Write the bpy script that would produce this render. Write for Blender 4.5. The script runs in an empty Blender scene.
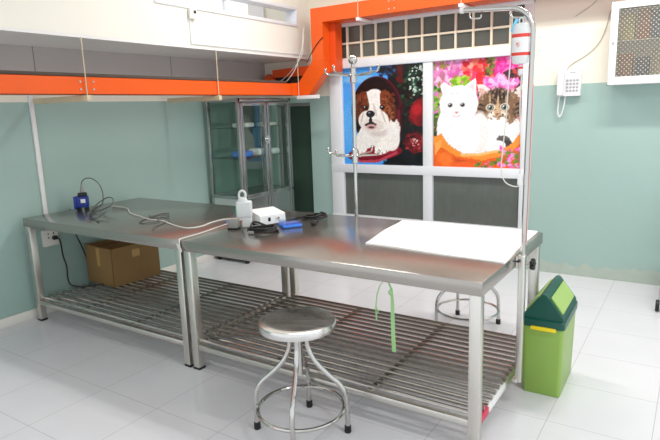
import bpy, bmesh, math, random
import numpy as np
from mathutils import Vector, Matrix
random.seed(7)
SC = bpy.context.scene
COL = SC.collection
PI = math.pi

# ------------------------------------------------------------------ materials
def lin(c):
    c /= 255.0
    return c / 12.92 if c <= 0.04045 else ((c + 0.055) / 1.055) ** 2.4
def rgb(r, g, b):
    return (lin(r), lin(g), lin(b), 1.0)
def mat(name, col, rough=0.5, metal=0.0, bump=0.0, bscale=40.0, var=0.0, vscale=8.0, stretch=None,
        rvar=0.0, trans=0.0, ior=1.45, emit=None, estr=0.0, alpha=1.0, coat=0.0):
    m = bpy.data.materials.new(name); m.use_nodes = True
    nt = m.node_tree; b = nt.nodes['Principled BSDF']
    b.inputs['Base Color'].default_value = col
    b.inputs['Roughness'].default_value = rough
    b.inputs['Metallic'].default_value = metal
    b.inputs['Transmission Weight'].default_value = trans
    b.inputs['IOR'].default_value = ior
    b.inputs['Coat Weight'].default_value = coat
    b.inputs['Alpha'].default_value = alpha
    if emit:
        b.inputs['Emission Color'].default_value = emit
        b.inputs['Emission Strength'].default_value = estr
    tc = nt.nodes.new('ShaderNodeTexCoord')
    src = tc.outputs['Object']
    if stretch:
        mp = nt.nodes.new('ShaderNodeMapping'); mp.inputs['Scale'].default_value = stretch
        nt.links.new(src, mp.inputs['Vector']); src = mp.outputs['Vector']
    def noise(scale, detail=4):
        n = nt.nodes.new('ShaderNodeTexNoise'); n.inputs['Scale'].default_value = scale
        n.inputs['Detail'].default_value = detail
        nt.links.new(src, n.inputs['Vector']); return n
    if var > 0:
        n = noise(vscale)
        mx = nt.nodes.new('ShaderNodeMix'); mx.data_type = 'RGBA'
        mx.inputs['A'].default_value = tuple(max(0, c * (1 - var)) for c in col[:3]) + (1,)
        mx.inputs['B'].default_value = tuple(min(1, c * (1 + var)) for c in col[:3]) + (1,)
        nt.links.new(n.outputs['Fac'], mx.inputs['Factor'])
        nt.links.new(mx.outputs['Result'], b.inputs['Base Color'])
    if rvar > 0:
        n = noise(vscale * 1.7)
        mr = nt.nodes.new('ShaderNodeMapRange')
        mr.inputs['From Min'].default_value = 0.3; mr.inputs['From Max'].default_value = 0.7
        mr.inputs['To Min'].default_value = max(0.02, rough - rvar); mr.inputs['To Max'].default_value = rough + rvar
        nt.links.new(n.outputs['Fac'], mr.inputs['Value']); nt.links.new(mr.outputs['Result'], b.inputs['Roughness'])
    if bump > 0:
        n = noise(bscale)
        bp = nt.nodes.new('ShaderNodeBump'); bp.inputs['Strength'].default_value = bump; bp.inputs['Distance'].default_value = 0.01
        nt.links.new(n.outputs['Fac'], bp.inputs['Height']); nt.links.new(bp.outputs['Normal'], b.inputs['Normal'])
    return m

def wall_mat(name, split, worn=False, glossy=0.35):
    """two-tone paint: cream above, gloss green below, worn plaster at the foot of the back wall"""
    m = bpy.data.materials.new(name); m.use_nodes = True
    nt = m.node_tree; b = nt.nodes['Principled BSDF']
    g = nt.nodes.new('ShaderNodeNewGeometry'); sp = nt.nodes.new('ShaderNodeSeparateXYZ')
    nt.links.new(g.outputs['Position'], sp.inputs[0])
    n = nt.nodes.new('ShaderNodeTexNoise'); n.inputs['Scale'].default_value = 1.6; n.inputs['Detail'].default_value = 5
    nt.links.new(g.outputs['Position'], n.inputs['Vector'])
    def mixc(a, bcol, fac):
        mx = nt.nodes.new('ShaderNodeMix'); mx.data_type = 'RGBA'
        for key, v in (('A', a), ('B', bcol), ('Factor', fac)):
            if isinstance(v, (tuple, float)): mx.inputs[key].default_value = v
            else: nt.links.new(v, mx.inputs[key])
        return mx.outputs['Result']
    green = mixc(rgb(154, 181, 174), rgb(163, 189, 182), n.outputs['Fac'])
    cream = mixc(rgb(232, 228, 212), rgb(238, 234, 219), n.outputs['Fac'])
    if worn:
        n2 = nt.nodes.new('ShaderNodeTexNoise'); n2.inputs['Scale'].default_value = 5.0; n2.inputs['Detail'].default_value = 8
        nt.links.new(g.outputs['Position'], n2.inputs['Vector'])
        ma = nt.nodes.new('ShaderNodeMath'); ma.operation = 'MULTIPLY_ADD'
        nt.links.new(n2.outputs['Fac'], ma.inputs[0]); ma.inputs[1].default_value = 0.26; ma.inputs[2].default_value = -0.02
        lt = nt.nodes.new('ShaderNodeMath'); lt.operation = 'LESS_THAN'
        nt.links.new(sp.outputs['Z'], lt.inputs[0]); nt.links.new(ma.outputs[0], lt.inputs[1])
        n3 = nt.nodes.new('ShaderNodeTexNoise'); n3.inputs['Scale'].default_value = 14; n3.inputs['Detail'].default_value = 6
        nt.links.new(g.outputs['Position'], n3.inputs['Vector'])
        pl = mixc(rgb(160, 177, 166), rgb(190, 198, 186), n3.outputs['Fac'])
        green = mixc(green, pl, lt.outputs[0])
    gt = nt.nodes.new('ShaderNodeMath'); gt.operation = 'GREATER_THAN'
    nt.links.new(sp.outputs['Z'], gt.inputs[0]); gt.inputs[1].default_value = split
    nt.links.new(mixc(green, cream, gt.outputs[0]), b.inputs['Base Color'])
    b.inputs['Roughness'].default_value = glossy
    bp = nt.nodes.new('ShaderNodeBump'); bp.inputs['Strength'].default_value = 0.12; bp.inputs['Distance'].default_value = 0.02
    nb = nt.nodes.new('ShaderNodeTexNoise'); nb.inputs['Scale'].default_value = 9
    nt.links.new(g.outputs['Position'], nb.inputs['Vector'])
    nt.links.new(nb.outputs['Fac'], bp.inputs['Height']); nt.links.new(bp.outputs['Normal'], b.inputs['Normal'])
    return m

def tile_mat():
    m = bpy.data.materials.new('white_floor_tile'); m.use_nodes = True
    nt = m.node_tree; b = nt.nodes['Principled BSDF']
    g = nt.nodes.new('ShaderNodeNewGeometry')
    mp = nt.nodes.new('ShaderNodeMapping'); mp.vector_type = 'POINT'
    S = 1 / 0.4425
    mp.inputs['Location'].default_value = (-0.18 * S + 40, 0.425 * S + 40, 0); mp.inputs['Scale'].default_value = (S, S, 1)
    nt.links.new(g.outputs['Position'], mp.inputs['Vector'])
    sp = nt.nodes.new('ShaderNodeSeparateXYZ'); nt.links.new(mp.outputs['Vector'], sp.inputs[0])
    def line(o):
        fr = nt.nodes.new('ShaderNodeMath'); fr.operation = 'FRACT'; nt.links.new(o, fr.inputs[0])
        s = nt.nodes.new('ShaderNodeMath'); s.operation = 'SUBTRACT'; nt.links.new(fr.outputs[0], s.inputs[0]); s.inputs[1].default_value = 0.5
        a = nt.nodes.new('ShaderNodeMath'); a.operation = 'ABSOLUTE'; nt.links.new(s.outputs[0], a.inputs[0])
        gt = nt.nodes.new('ShaderNodeMath'); gt.operation = 'GREATER_THAN'; nt.links.new(a.outputs[0], gt.inputs[0]); gt.inputs[1].default_value = 0.4962
        return gt.outputs[0]
    mx = nt.nodes.new('ShaderNodeMath'); mx.operation = 'MAXIMUM'
    nt.links.new(line(sp.outputs['X']), mx.inputs[0]); nt.links.new(line(sp.outputs['Y']), mx.inputs[1])
    n = nt.nodes.new('ShaderNodeTexNoise'); n.inputs['Scale'].default_value = 2.5; n.inputs['Detail'].default_value = 6
    nt.links.new(g.outputs['Position'], n.inputs['Vector'])
    t = nt.nodes.new('ShaderNodeMix'); t.data_type = 'RGBA'
    t.inputs['A'].default_value = rgb(212, 212, 217); t.inputs['B'].default_value = rgb(226, 226, 230)
    nt.links.new(n.outputs['Fac'], t.inputs['Factor'])
    c = nt.nodes.new('ShaderNodeMix'); c.data_type = 'RGBA'
    nt.links.new(t.outputs['Result'], c.inputs['A']); c.inputs['B'].default_value = rgb(184, 182, 182)
    nt.links.new(mx.outputs[0], c.inputs['Factor']); nt.links.new(c.outputs['Result'], b.inputs['Base Color'])
    b.inputs['Roughness'].default_value = 0.16
    return m

def pattern_glass():
    """rolled glass: faint body with a grid of raised lozenge dots"""
    m = bpy.data.materials.new('rolled_pattern_glass'); m.use_nodes = True
    nt = m.node_tree; b = nt.nodes['Principled BSDF']
    tc = nt.nodes.new('ShaderNodeTexCoord')
    mp = nt.nodes.new('ShaderNodeMapping'); mp.inputs['Rotation'].default_value = (0, PI / 4, 0); mp.inputs['Scale'].default_value = (44, 44, 44)
    nt.links.new(tc.outputs['Object'], mp.inputs['Vector'])
    v = nt.nodes.new('ShaderNodeTexVoronoi'); v.inputs['Randomness'].default_value = 0.0; v.inputs['Scale'].default_value = 1.0
    nt.links.new(mp.outputs['Vector'], v.inputs['Vector'])
    lt = nt.nodes.new('ShaderNodeMath'); lt.operation = 'LESS_THAN'; lt.inputs[1].default_value = 0.21
    nt.links.new(v.outputs['Distance'], lt.inputs[0])
    bp = nt.nodes.new('ShaderNodeBump'); bp.inputs['Strength'].default_value = 0.22; bp.inputs['Distance'].default_value = 0.01
    nt.links.new(v.outputs['Distance'], bp.inputs['Height']); nt.links.new(bp.outputs['Normal'], b.inputs['Normal'])
    mx = nt.nodes.new('ShaderNodeMix'); mx.data_type = 'FLOAT'
    mx.inputs['A'].default_value = 0.85; mx.inputs['B'].default_value = 0.35
    nt.links.new(lt.outputs[0], mx.inputs['Factor']); nt.links.new(mx.outputs['Result'], b.inputs['Transmission Weight'])
    cm = nt.nodes.new('ShaderNodeMix'); cm.data_type = 'RGBA'
    cm.inputs['A'].default_value = rgb(205, 201, 190); cm.inputs['B'].default_value = rgb(226, 224, 216)
    nt.links.new(lt.outputs[0], cm.inputs['Factor']); nt.links.new(cm.outputs['Result'], b.inputs['Base Color']); b.inputs['Roughness'].default_value = 0.16
    b.inputs['IOR'].default_value = 1.2
    return m

def thin_glass(name, tint, refl=0.10, rough=0.03):
    m = bpy.data.materials.new(name); m.use_nodes = True
    nt = m.node_tree; out = nt.nodes['Material Output']; nt.nodes.remove(nt.nodes['Principled BSDF'])
    t = nt.nodes.new('ShaderNodeBsdfTransparent'); t.inputs['Color'].default_value = tint
    g = nt.nodes.new('ShaderNodeBsdfGlossy'); g.inputs['Roughness'].default_value = rough
    lw = nt.nodes.new('ShaderNodeLayerWeight')
    pw = nt.nodes.new('ShaderNodeMath'); pw.operation = 'POWER'; pw.inputs[1].default_value = 4.0; nt.links.new(lw.outputs['Facing'], pw.inputs[0])
    ad = nt.nodes.new('ShaderNodeMath'); ad.operation = 'MULTIPLY_ADD'; ad.inputs[1].default_value = 0.5; ad.inputs[2].default_value = refl; ad.use_clamp = True
    nt.links.new(pw.outputs[0], ad.inputs[0])
    mx = nt.nodes.new('ShaderNodeMixShader'); nt.links.new(ad.outputs[0], mx.inputs[0]); nt.links.new(t.outputs[0], mx.inputs[1]); nt.links.new(g.outputs[0], mx.inputs[2])
    nt.links.new(mx.outputs[0], out.inputs['Surface']); return m

def attr_mat(name, rough=0.25):
    m = bpy.data.materials.new(name); m.use_nodes = True
    nt = m.node_tree; b = nt.nodes['Principled BSDF']
    a = nt.nodes.new('ShaderNodeAttribute'); a.attribute_name = 'print'
    nt.links.new(a.outputs['Color'], b.inputs['Base Color']); b.inputs['Roughness'].default_value = rough
    return m

M = dict(
    steel=mat('brushed_stainless', rgb(205, 203, 198), 0.24, 1.0, var=0.06, vscale=6),
    steel_leg=mat('satin_stainless_tube', rgb(214, 211, 204), 0.30, 1.0, var=0.05, vscale=5),
    steel_top=mat('worn_stainless_sheet', rgb(168, 163, 157), 0.21, 0.85, var=0.08, vscale=2.2),
    steel_rod=mat('dull_stainless_rod', rgb(196, 192, 186), 0.22, 1.0, var=0.04, vscale=4),
    steel_cab=mat('cabinet_stainless', rgb(176, 178, 176), 0.25, 1.0, var=0.06, vscale=4),
    chrome=mat('polished_chrome', rgb(196, 194, 191), 0.12, 1.0, rvar=0.04, vscale=10),
    seat=mat('streaked_steel_seat', rgb(215, 214, 211), 0.2, 1.0, var=0.22, vscale=3.0, stretch=(1.5, 9, 1), rvar=0.05),  # streaky colour noise stands in for light and dark reflections
    orange=mat('orange_enamel', rgb(236, 92, 22), 0.32, var=0.07, vscale=5),
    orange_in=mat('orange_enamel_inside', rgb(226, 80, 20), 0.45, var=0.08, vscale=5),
    white=mat('white_paint', rgb(232, 232, 232), 0.35, var=0.02),
    whiteframe=mat('white_window_frame', rgb(226, 228, 232), 0.35, var=0.02, vscale=4),
    muntin=mat('pale_glazing_bar', rgb(234, 220, 198), 0.5, var=0.05),
    cream=mat('cream_paint', rgb(236, 233, 222), 0.5, var=0.02, vscale=2, bump=0.05, bscale=10),
    grey_soffit=mat('underside_paint', rgb(234, 231, 230), 0.6, var=0.03, vscale=3),
    pink=mat('pink_plaster', rgb(226, 170, 172), 0.6, var=0.05),
    ceil=mat('ceiling_paint', rgb(240, 239, 234), 0.7, var=0.02),
    darkglass=mat('dusty_dark_glass', rgb(92, 97, 92), 0.28, var=0.18, vscale=7, stretch=(3, 1, 1), coat=0.3),
    transom=mat('dark_transom_glass', rgb(84, 84, 78), 0.25, var=0.12, vscale=5, coat=0.3, bump=0.04, bscale=30),
    alcove=mat('dark_green_glass', rgb(58, 76, 66), 0.2, var=0.15, vscale=4),
    glass=thin_glass('clear_glass', rgb(243, 249, 246), 0.05), window_glass=thin_glass('window_glass', rgb(252, 252, 252), 0.0),
    board=mat('pale_wood_bar', rgb(205, 190, 160), 0.6, var=0.1, vscale=9),
    offwhite=mat('ivory_plastic', rgb(232, 230, 222), 0.4, var=0.02),
    phone=mat('phone_plastic', rgb(226, 225, 226), 0.4, var=0.02),
    key=mat('phone_key_grey', rgb(168, 168, 174), 0.5, var=0.03),
    card=mat('brown_cardboard', rgb(142, 112, 68), 0.75, var=0.10, vscale=7, bump=0.05),
    card_in=mat('cardboard_inside', rgb(140, 100, 55), 0.8, var=0.10, vscale=7),
    tape=mat('packing_tape', rgb(182, 146, 84), 0.3, var=0.05),
    black=mat('black_rubber', rgb(22, 22, 23), 0.42, var=0.1),
    cable=mat('black_cable', rgb(16, 16, 17), 0.38, var=0.1),
    gcable=mat('grey_cable', rgb(92, 96, 94), 0.45, var=0.08),
    wcable=mat('white_cable', rgb(216, 214, 208), 0.45, var=0.03),
    blue=mat('royal_blue_plastic', rgb(26, 52, 140), 0.35, var=0.1),
    blue2=mat('bright_blue_plastic', rgb(70, 136, 238), 0.35, var=0.06),
    cyan=mat('pale_blue_tag', rgb(120, 205, 245), 0.45, var=0.05),
    sheet=mat('white_paper_pad', rgb(244, 241, 238), 0.8, var=0.015, vscale=12, bump=0.05, bscale=25),
    lime=mat('lime_green_plastic', rgb(143, 178, 84), 0.38, var=0.04, vscale=4),
    flap=mat('light_green_flap', rgb(160, 192, 108), 0.4, var=0.04, vscale=4),
    green=mat('dark_green_plastic', rgb(10, 78, 66), 0.33, var=0.06, vscale=4),
    yellow=mat('yellow_plastic', rgb(240, 214, 30), 0.4, var=0.03),
    ribbon=mat('pale_green_ribbon', rgb(152, 196, 134), 0.5, var=0.06, vscale=20),
    clearpl=mat('cloudy_plastic', rgb(232, 235, 235), 0.3, trans=0.12, ior=1.15, var=0.02),
    bottle=mat('milky_plastic', rgb(228, 232, 232), 0.4, trans=0.15, ior=1.2, var=0.02),
    red=mat('red_print', rgb(226, 70, 62), 0.5, var=0.04),
    redtape=mat('torn_red_tape', rgb(206, 60, 88), 0.5, var=0.15, vscale=30),
    label_green=mat('green_label', rgb(60, 190, 140), 0.5, var=0.05),
    grey=mat('grey_plastic', rgb(142, 142, 138), 0.4, var=0.05),
    books_a=mat('orange_files', rgb(196, 120, 84), 0.6, var=0.1),
    books_b=mat('blue_files', rgb(70, 100, 150), 0.6, var=0.1),
    books_c=mat('yellow_files', rgb(220, 208, 140), 0.6, var=0.1),
    back=mat('cabinet_lining', rgb(196, 192, 180), 0.6, var=0.04),
    lamp=mat('fluorescent_tube', rgb(255, 255, 255), 0.5, emit=(1, 0.98, 0.94, 1), estr=4.0),
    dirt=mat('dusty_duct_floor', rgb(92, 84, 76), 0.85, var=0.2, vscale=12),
    wall_left=wall_mat('left_wall_paint', 1.645, glossy=0.32),
    wall_back=wall_mat('back_wall_paint', 1.66, worn=True, glossy=0.36),
    tile=tile_mat(), rolled=pattern_glass(), poster=attr_mat('printed_poster', 0.22),
)

# ------------------------------------------------------------------ mesh helpers
ORG = {}
class MB:
    def __init__(s): s.v = []; s.f = []
    def add(s, vs, fs):
        o = len(s.v); s.v += [Vector(p) for p in vs]; s.f += [[i + o for i in f] for f in fs]; return s
    def box(s, c, d, bev=0.0, rot=None, seg=2):
        bm = bmesh.new(); bmesh.ops.create_cube(bm, size=1.0)
        for q in bm.verts: q.co = Vector((q.co.x * d[0], q.co.y * d[1], q.co.z * d[2]))
        if bev > 0:
            bmesh.ops.bevel(bm, geom=bm.edges[:], offset=min(bev, 0.45 * min(d)), segments=seg, profile=0.5, affect='EDGES')
        R = rot if rot is not None else Matrix.Identity(3)
        bm.verts.index_update()
        s.add([R @ q.co + Vector(c) for q in bm.verts], [[q.index for q in f.verts] for f in bm.faces]); bm.free(); return s
    def span(s, a, b, bev=0.0, seg=2):
        a = Vector(a); b = Vector(b); return s.box((a + b) / 2, tuple(abs(t) for t in (b - a)), bev, None, seg)
    def tube(s, pts, r, n=10, closed=False, sm=0, cap=True, r1=None):
        P = [Vector(p) for p in pts]
        if sm: P = spline(P, sm, closed)
        N = len(P); fr = None; rings = []
        for i in range(N):
            a = P[(i - 1) % N] if (closed or i > 0) else P[i]
            b = P[(i + 1) % N] if (closed or i < N - 1) else P[i]
            t = (b - a).normalized()
            if fr is None:
                fr = t.orthogonal().normalized()
            else:
                fr = (fr - t * fr.dot(t))
                fr = fr.normalized() if fr.length > 1e-6 else t.orthogonal().normalized()
            bn = t.cross(fr)
            rr = r if r1 is None else r + (r1 - r) * i / (N - 1)
            rings.append([P[i] + (fr * math.cos(2 * PI * k / n) + bn * math.sin(2 * PI * k / n)) * rr for k in range(n)])
        vs = [p for ring in rings for p in ring]; fs = []
        for i in range(N if closed else N - 1):
            j = (i + 1) % N
            for k in range(n):
                fs.append([i * n + k, i * n + (k + 1) % n, j * n + (k + 1) % n, j * n + k])
        if cap and not closed:
            fs.append(list(range(n - 1, -1, -1))); fs.append([(N - 1) * n + k for k in range(n)])
        return s.add(vs, fs)
    def lathe(s, prof, c, n=28):
        vs = []; fs = []; m = len(prof)
        for r, z in prof:
            for k in range(n):
                a = 2 * PI * k / n; vs.append(Vector((c[0] + r * math.cos(a), c[1] + r * math.sin(a), c[2] + z)))
        for i in range(m - 1):
            for k in range(n):
                fs.append([i * n + k, i * n + (k + 1) % n, (i + 1) * n + (k + 1) % n, (i + 1) * n + k])
        fs.append(list(range(n - 1, -1, -1))); fs.append([(m - 1) * n + k for k in range(n)])
        return s.add(vs, fs)
    def prism(s, poly, off):
        off = Vector(off); A = [Vector(p) for p in poly]; n = len(A)
        fs = [list(range(n - 1, -1, -1)), [n + k for k in range(n)]]
        for k in range(n): fs.append([k, (k + 1) % n, n + (k + 1) % n, n + k])
        return s.add(A + [p + off for p in A], fs)
    def ball(s, c, r, n=16, sc=(1, 1, 1)):
        prof = [(max(1e-4, r * math.sin(PI * i / 10)) , -r * math.cos(PI * i / 10)) for i in range(11)]
        vs0 = len(s.v); s.lathe(prof, (0, 0, 0), n)
        for q in s.v[vs0:]:
            q.x = q.x * sc[0] + c[0]; q.y = q.y * sc[1] + c[1]; q.z = q.z * sc[2] + c[2]
        return s
    def build(s, name, m, parent=None, smooth=35, origin=None):
        """one mesh object; coordinates are world coordinates, the object's origin sits at its own foot"""
        lo = Vector([min(q[i] for q in s.v) for i in range(3)]); hi = Vector([max(q[i] for q in s.v) for i in range(3)])
        o = Vector(origin) if origin else Vector(((lo.x + hi.x) / 2, (lo.y + hi.y) / 2, lo.z))
        me = bpy.data.meshes.new(name)
        me.from_pydata([tuple(q - o) for q in s.v], [], s.f); me.validate()
        bm = bmesh.new(); bm.from_mesh(me); bmesh.ops.recalc_face_normals(bm, faces=bm.faces[:]); bm.to_mesh(me); bm.free()
        me.materials.append(M[m] if isinstance(m, str) else m)
        if smooth:
            me.polygons.foreach_set('use_smooth', [True] * len(me.polygons)); me.set_sharp_from_angle(angle=math.radians(smooth))
        ob = bpy.data.objects.new(name, me); COL.objects.link(ob)
        place(ob, o, parent); return ob
def place(ob, o, parent):
    ORG[ob.name] = Vector(o)
    if parent:
        ob.parent = parent; ob.location = Vector(o) - ORG[parent.name]
    else: ob.location = o
def spline(P, k, closed=False):
    out = []; N = len(P)
    for i in range(N if closed else N - 1):
        g = lambda j: P[j % N] if closed else P[min(max(j, 0), N - 1)]
        a, b, c, d = g(i - 1), g(i), g(i + 1), g(i + 2)
        for t in range(k):
            u = t / k
            out.append(0.5 * ((2 * b) + (c - a) * u + (2 * a - 5 * b + 4 * c - d) * u * u + (3 * b - a - 3 * c + d) * u ** 3))
    if not closed: out.append(P[-1])
    return out
def thing(name, label, cat, loc, group=None):
    o = bpy.data.objects.new(name, None); COL.objects.link(o); o.empty_display_size = 0.05
    place(o, Vector(loc), None); tag(o, label, cat, group); return o
def tag(o, label, cat, group=None):
    o['label'] = label; o['category'] = cat
    if group: o['group'] = group
    return o
def struct(o): o['kind'] = 'structure'; return o
def sempty(name, loc):
    o = bpy.data.objects.new(name, None); COL.objects.link(o); place(o, Vector(loc), None); o['kind'] = 'structure'; return o
def dup(o, parent=None):
    c = o.copy(); COL.objects.link(c)
    if parent: c.parent = parent
    for ch in list(o.children): dup(ch, c)
    return c

# ------------------------------------------------------------------ the room
BY = 3.01       # back wall face
LX = -3.55      # left wall face
struct(MB().span((-3.75, -3.2, -0.1), (3.4, BY + 0.25, 0)).build('floor', 'tile', smooth=0))
WX0, WX1 = -2.66, -0.565       # big window, outer frame
WZ0, WZ1 = 0.335, 2.385
AX0, AX1, AZ0, AZ1 = -3.42, -2.935, 0.20, 1.60   # narrow window behind the glass cabinet
b = MB()
for x0, x1, z0, z1 in ((LX - 0.2, AX0, 0, 3.25), (AX0, AX1, 0, AZ0), (AX0, AX1, AZ1, 3.25), (AX1, WX0, 0, 3.25),
                       (WX0, WX1, 0, WZ0), (WX0, WX1, WZ1, 3.25), (WX1, 3.4, 0, 3.25)):
    b.span((x0, BY, z0), (x1, BY + 0.2, z1))
struct(b.build('wall_back', 'wall_back', smooth=0))
b = MB().span((LX - 0.2, -3.2, 0), (LX, BY, 2.075))
struct(b.build('wall_left', 'wall_left', smooth=0))
struct(MB().span((-3.75, -3.2, 3.25), (3.4, BY + 0.25, 3.35)).build('ceiling', 'ceil', smooth=0))
struct(MB().span((LX, -3.2, 0.0), (LX + 0.014, BY, 0.07), 0.004).build('baseboard_left', 'offwhite'))
# loft parapet over the left side of the room, with a long high window
LZ = 2.075; LF = -2.9
HY0, HY1, HZ0, HZ1 = 0.95, 2.765, 2.392, 2.535
b = MB()
b.span((LF - 0.12, -3.2, LZ), (LF, HY0, 3.25)); b.span((LF - 0.12, HY1, LZ), (LF, BY, 3.25))
b.span((LF - 0.12, HY0, LZ), (LF, HY1, HZ0)); b.span((LF - 0.12, HY0, HZ1), (LF, HY1, 3.25))
struct(b.build('wall_loft', 'cream', smooth=0))
struct(MB().span((LX - 0.2, -3.2, LZ - 0.02), (LF - 0.001, BY, LZ + 0.05)).build('trim_1', 'grey_soffit', smooth=0))
struct(MB().span((LX, -3.2, 1.80), (LX + 0.004, BY, LZ - 0.021)).build('trim_5', mat('grey_lining_board', rgb(188, 183, 181), 0.65, var=0.05, vscale=3), smooth=0))
b = MB()   # seams between the lining boards above the duct
for y in (0.29, 1.62): b.span((LX, y - 0.004, 1.80), (LX + 0.006, y + 0.004, LZ - 0.02))
struct(b.build('trim_2', 'grey', smooth=0))
w2 = sempty('window_2', (LF - 0.06, (HY0 + HY1) / 2, HZ0))
b = MB(); t = 0.025
for a, c in (((HY0 - t, HZ0 - t), (HY1 + t, HZ0 + 0.006)), ((HY0 - t, HZ1 - 0.006), (HY1 + t, HZ1 + t)),
             ((HY0 - t, HZ0), (HY0 + 0.006, HZ1)), ((HY1 - 0.006, HZ0), (HY1 + t, HZ1))):
    b.span((LF - 0.125, a[0], a[1]), (LF + 0.012, c[0], c[1]), 0.003)
b.span((LF - 0.07, 1.76, HZ0), (LF - 0.045, 1.785, HZ1))
b.build('window_frame', 'whiteframe', w2)
MB().span((LF - 0.064, HY0, HZ0), (LF - 0.06, HY1, HZ1)).build('pane', 'window_glass', w2, smooth=0)
# what stands outside that window: a pink plastered wall and a grey pier
struct(MB().span((-3.60, 3.06, 2.12), (LF - 0.2, 3.2, 3.3)).build('wall_outside', 'pink', smooth=0))
struct(MB().span((-4.6, 0.5, 2.93), (-4.1, 3.05, 3.12)).build('trim_3', 'pink', smooth=0))
struct(MB().span((-3.70, 2.98, 2.12), (-3.50, 3.05, 2.9)).build('trim_4', 'grey_soffit', smooth=0))

# the big window ------------------------------------------------
w1 = sempty('window_1', ((WX0 + WX1) / 2, BY, WZ0))
XL0, XL1, XR0, XR1 = -2.510, -1.584, -1.486, -0.645
ZR0, ZR1, ZT0, ZT1 = 0.846, 0.935, 1.930, 2.020
b = MB(); fy0, fy1 = BY - 0.025, BY + 0.06
def fb(x0, x1, z0, z1, dy=0.0, bev=0.006): b.span((x0, fy0 - dy, z0), (x1, fy1, z1), bev)
fb(WX0, XL0, WZ0, ZT1); fb(XR1, WX1, WZ0, WZ1); fb(XL1, XR0, WZ0, ZT1)
fb(WX0, WX1, ZT0, ZT1, 0.012); fb(WX0, WX1, ZR0, ZR1, 0.004); fb(WX0, WX1, WZ0, 0.385, 0.02)
fb(WX0, WX1, 2.345, WZ1, 0.01)
b.build('window_frame', 'whiteframe', w1)
b = MB()
px = [-2.60 + 0.1668 * i for i in range(12)]
for x in px: b.span((x - 0.009, BY - 0.012, ZT1), (x + 0.009, BY + 0.05, 2.345), 0.002)
b.span((WX0, BY - 0.010, 2.170), (XR1, BY + 0.05, 2.188), 0.002); b.span((WX0, BY - 0.010, ZT1), (XR1, BY + 0.05, ZT1 + 0.014), 0.002)
b.build('glazing_bars', 'muntin', w1)
MB().span((WX0, BY + 0.015, ZT1), (XR1 + 0.02, BY + 0.02, 2.36)).build('transom_pane', 'transom', w1, smooth=0)
for x0, x1 in ((XL0, XL1), (XR0, XR1)):
    MB().span((x0 - 0.01, BY + 0.015, 0.37), (x1 + 0.01, BY + 0.02, ZR0 + 0.01)).build('lower_pane', 'darkglass', w1, smooth=0)
    MB().span((x0 - 0.01, BY + 0.015, ZR1 - 0.01), (x1 + 0.01, BY + 0.02, ZT0 + 0.01)).build('upper_pane', 'darkglass', w1, smooth=0)
w3 = sempty('window_3', ((AX0 + AX1) / 2, BY, AZ0))
MB().span((AX0, BY + 0.06, AZ0), (AX1, BY + 0.07, AZ1)).build('pane', 'alcove', w3, smooth=0)
b = MB()
for a, c in (((AX0, AZ0), (AX1, AZ0 + 0.04)), ((AX0, AZ1 - 0.035), (AX1, AZ1)), ((AX0, AZ0), (AX0 + 0.03, AZ1))):
    b.span((a[0], BY + 0.03, a[1]), (c[0], BY + 0.09, c[1]))
b.build('window_frame', 'grey', w3)

# ------------------------------------------------------------------ the two printed posters
class Canvas:
    def __init__(s, W, H, col):
        s.W, s.H = W, H; s.X, s.Y = np.meshgrid(np.arange(W) + 0.5, np.arange(H) + 0.5)
        s.C = np.zeros((H, W, 3)); s.C[:] = col; s.rng = np.random.RandomState(3)
        n = s.rng.rand(H // 3 + 3, W // 3 + 3); s.N = np.kron(n, np.ones((3, 3)))[:H, :W]
    def put(s, mask, col): s.C = s.C * (1 - mask[..., None]) + np.array(col, float) * mask[..., None]
    def ell(s, cx, cy, rx, ry, col, a=0.0, soft=0.08, rough=0.0, op=1.0):
        c, q = math.cos(math.radians(a)), math.sin(math.radians(a)); dx, dy = s.X - cx, s.Y - cy
        d = np.sqrt(((dx * c + dy * q) / rx) ** 2 + ((-dx * q + dy * c) / ry) ** 2) + (s.N - 0.5) * rough
        s.put(np.clip((1 - d) / soft + 0.5, 0, 1) * op, col)
    def poly(s, pts, col, op=1.0, rough=0.0):
        ins = np.zeros(s.X.shape, bool); n = len(pts); Y = s.Y + (s.N - 0.5) * rough; X = s.X + (s.N.T[:1, :1] - 0.5) * 0
        for i in range(n):
            x0, y0 = pts[i]; x1, y1 = pts[(i + 1) % n]
            if y0 == y1: continue
            cr = ((y0 > Y) != (y1 > Y)) & (X < (x1 - x0) * (Y - y0) / (y1 - y0) + x0); ins ^= cr
        s.put(ins * op, col)
    def dots(s, x0, y0, x1, y1, cols, n, r0, r1, rough=0.5):
        for _ in range(n):
            u, v, k, r, a = s.rng.rand(5)
            s.ell(x0 + u * (x1 - x0), y0 + v * (y1 - y0), r0 + r * (r1 - r0), (r0 + r * (r1 - r0)) * (0.45 + 0.5 * s.rng.rand()),
                  cols[int(k * len(cols))], a * 180, 0.3, rough)
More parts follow.
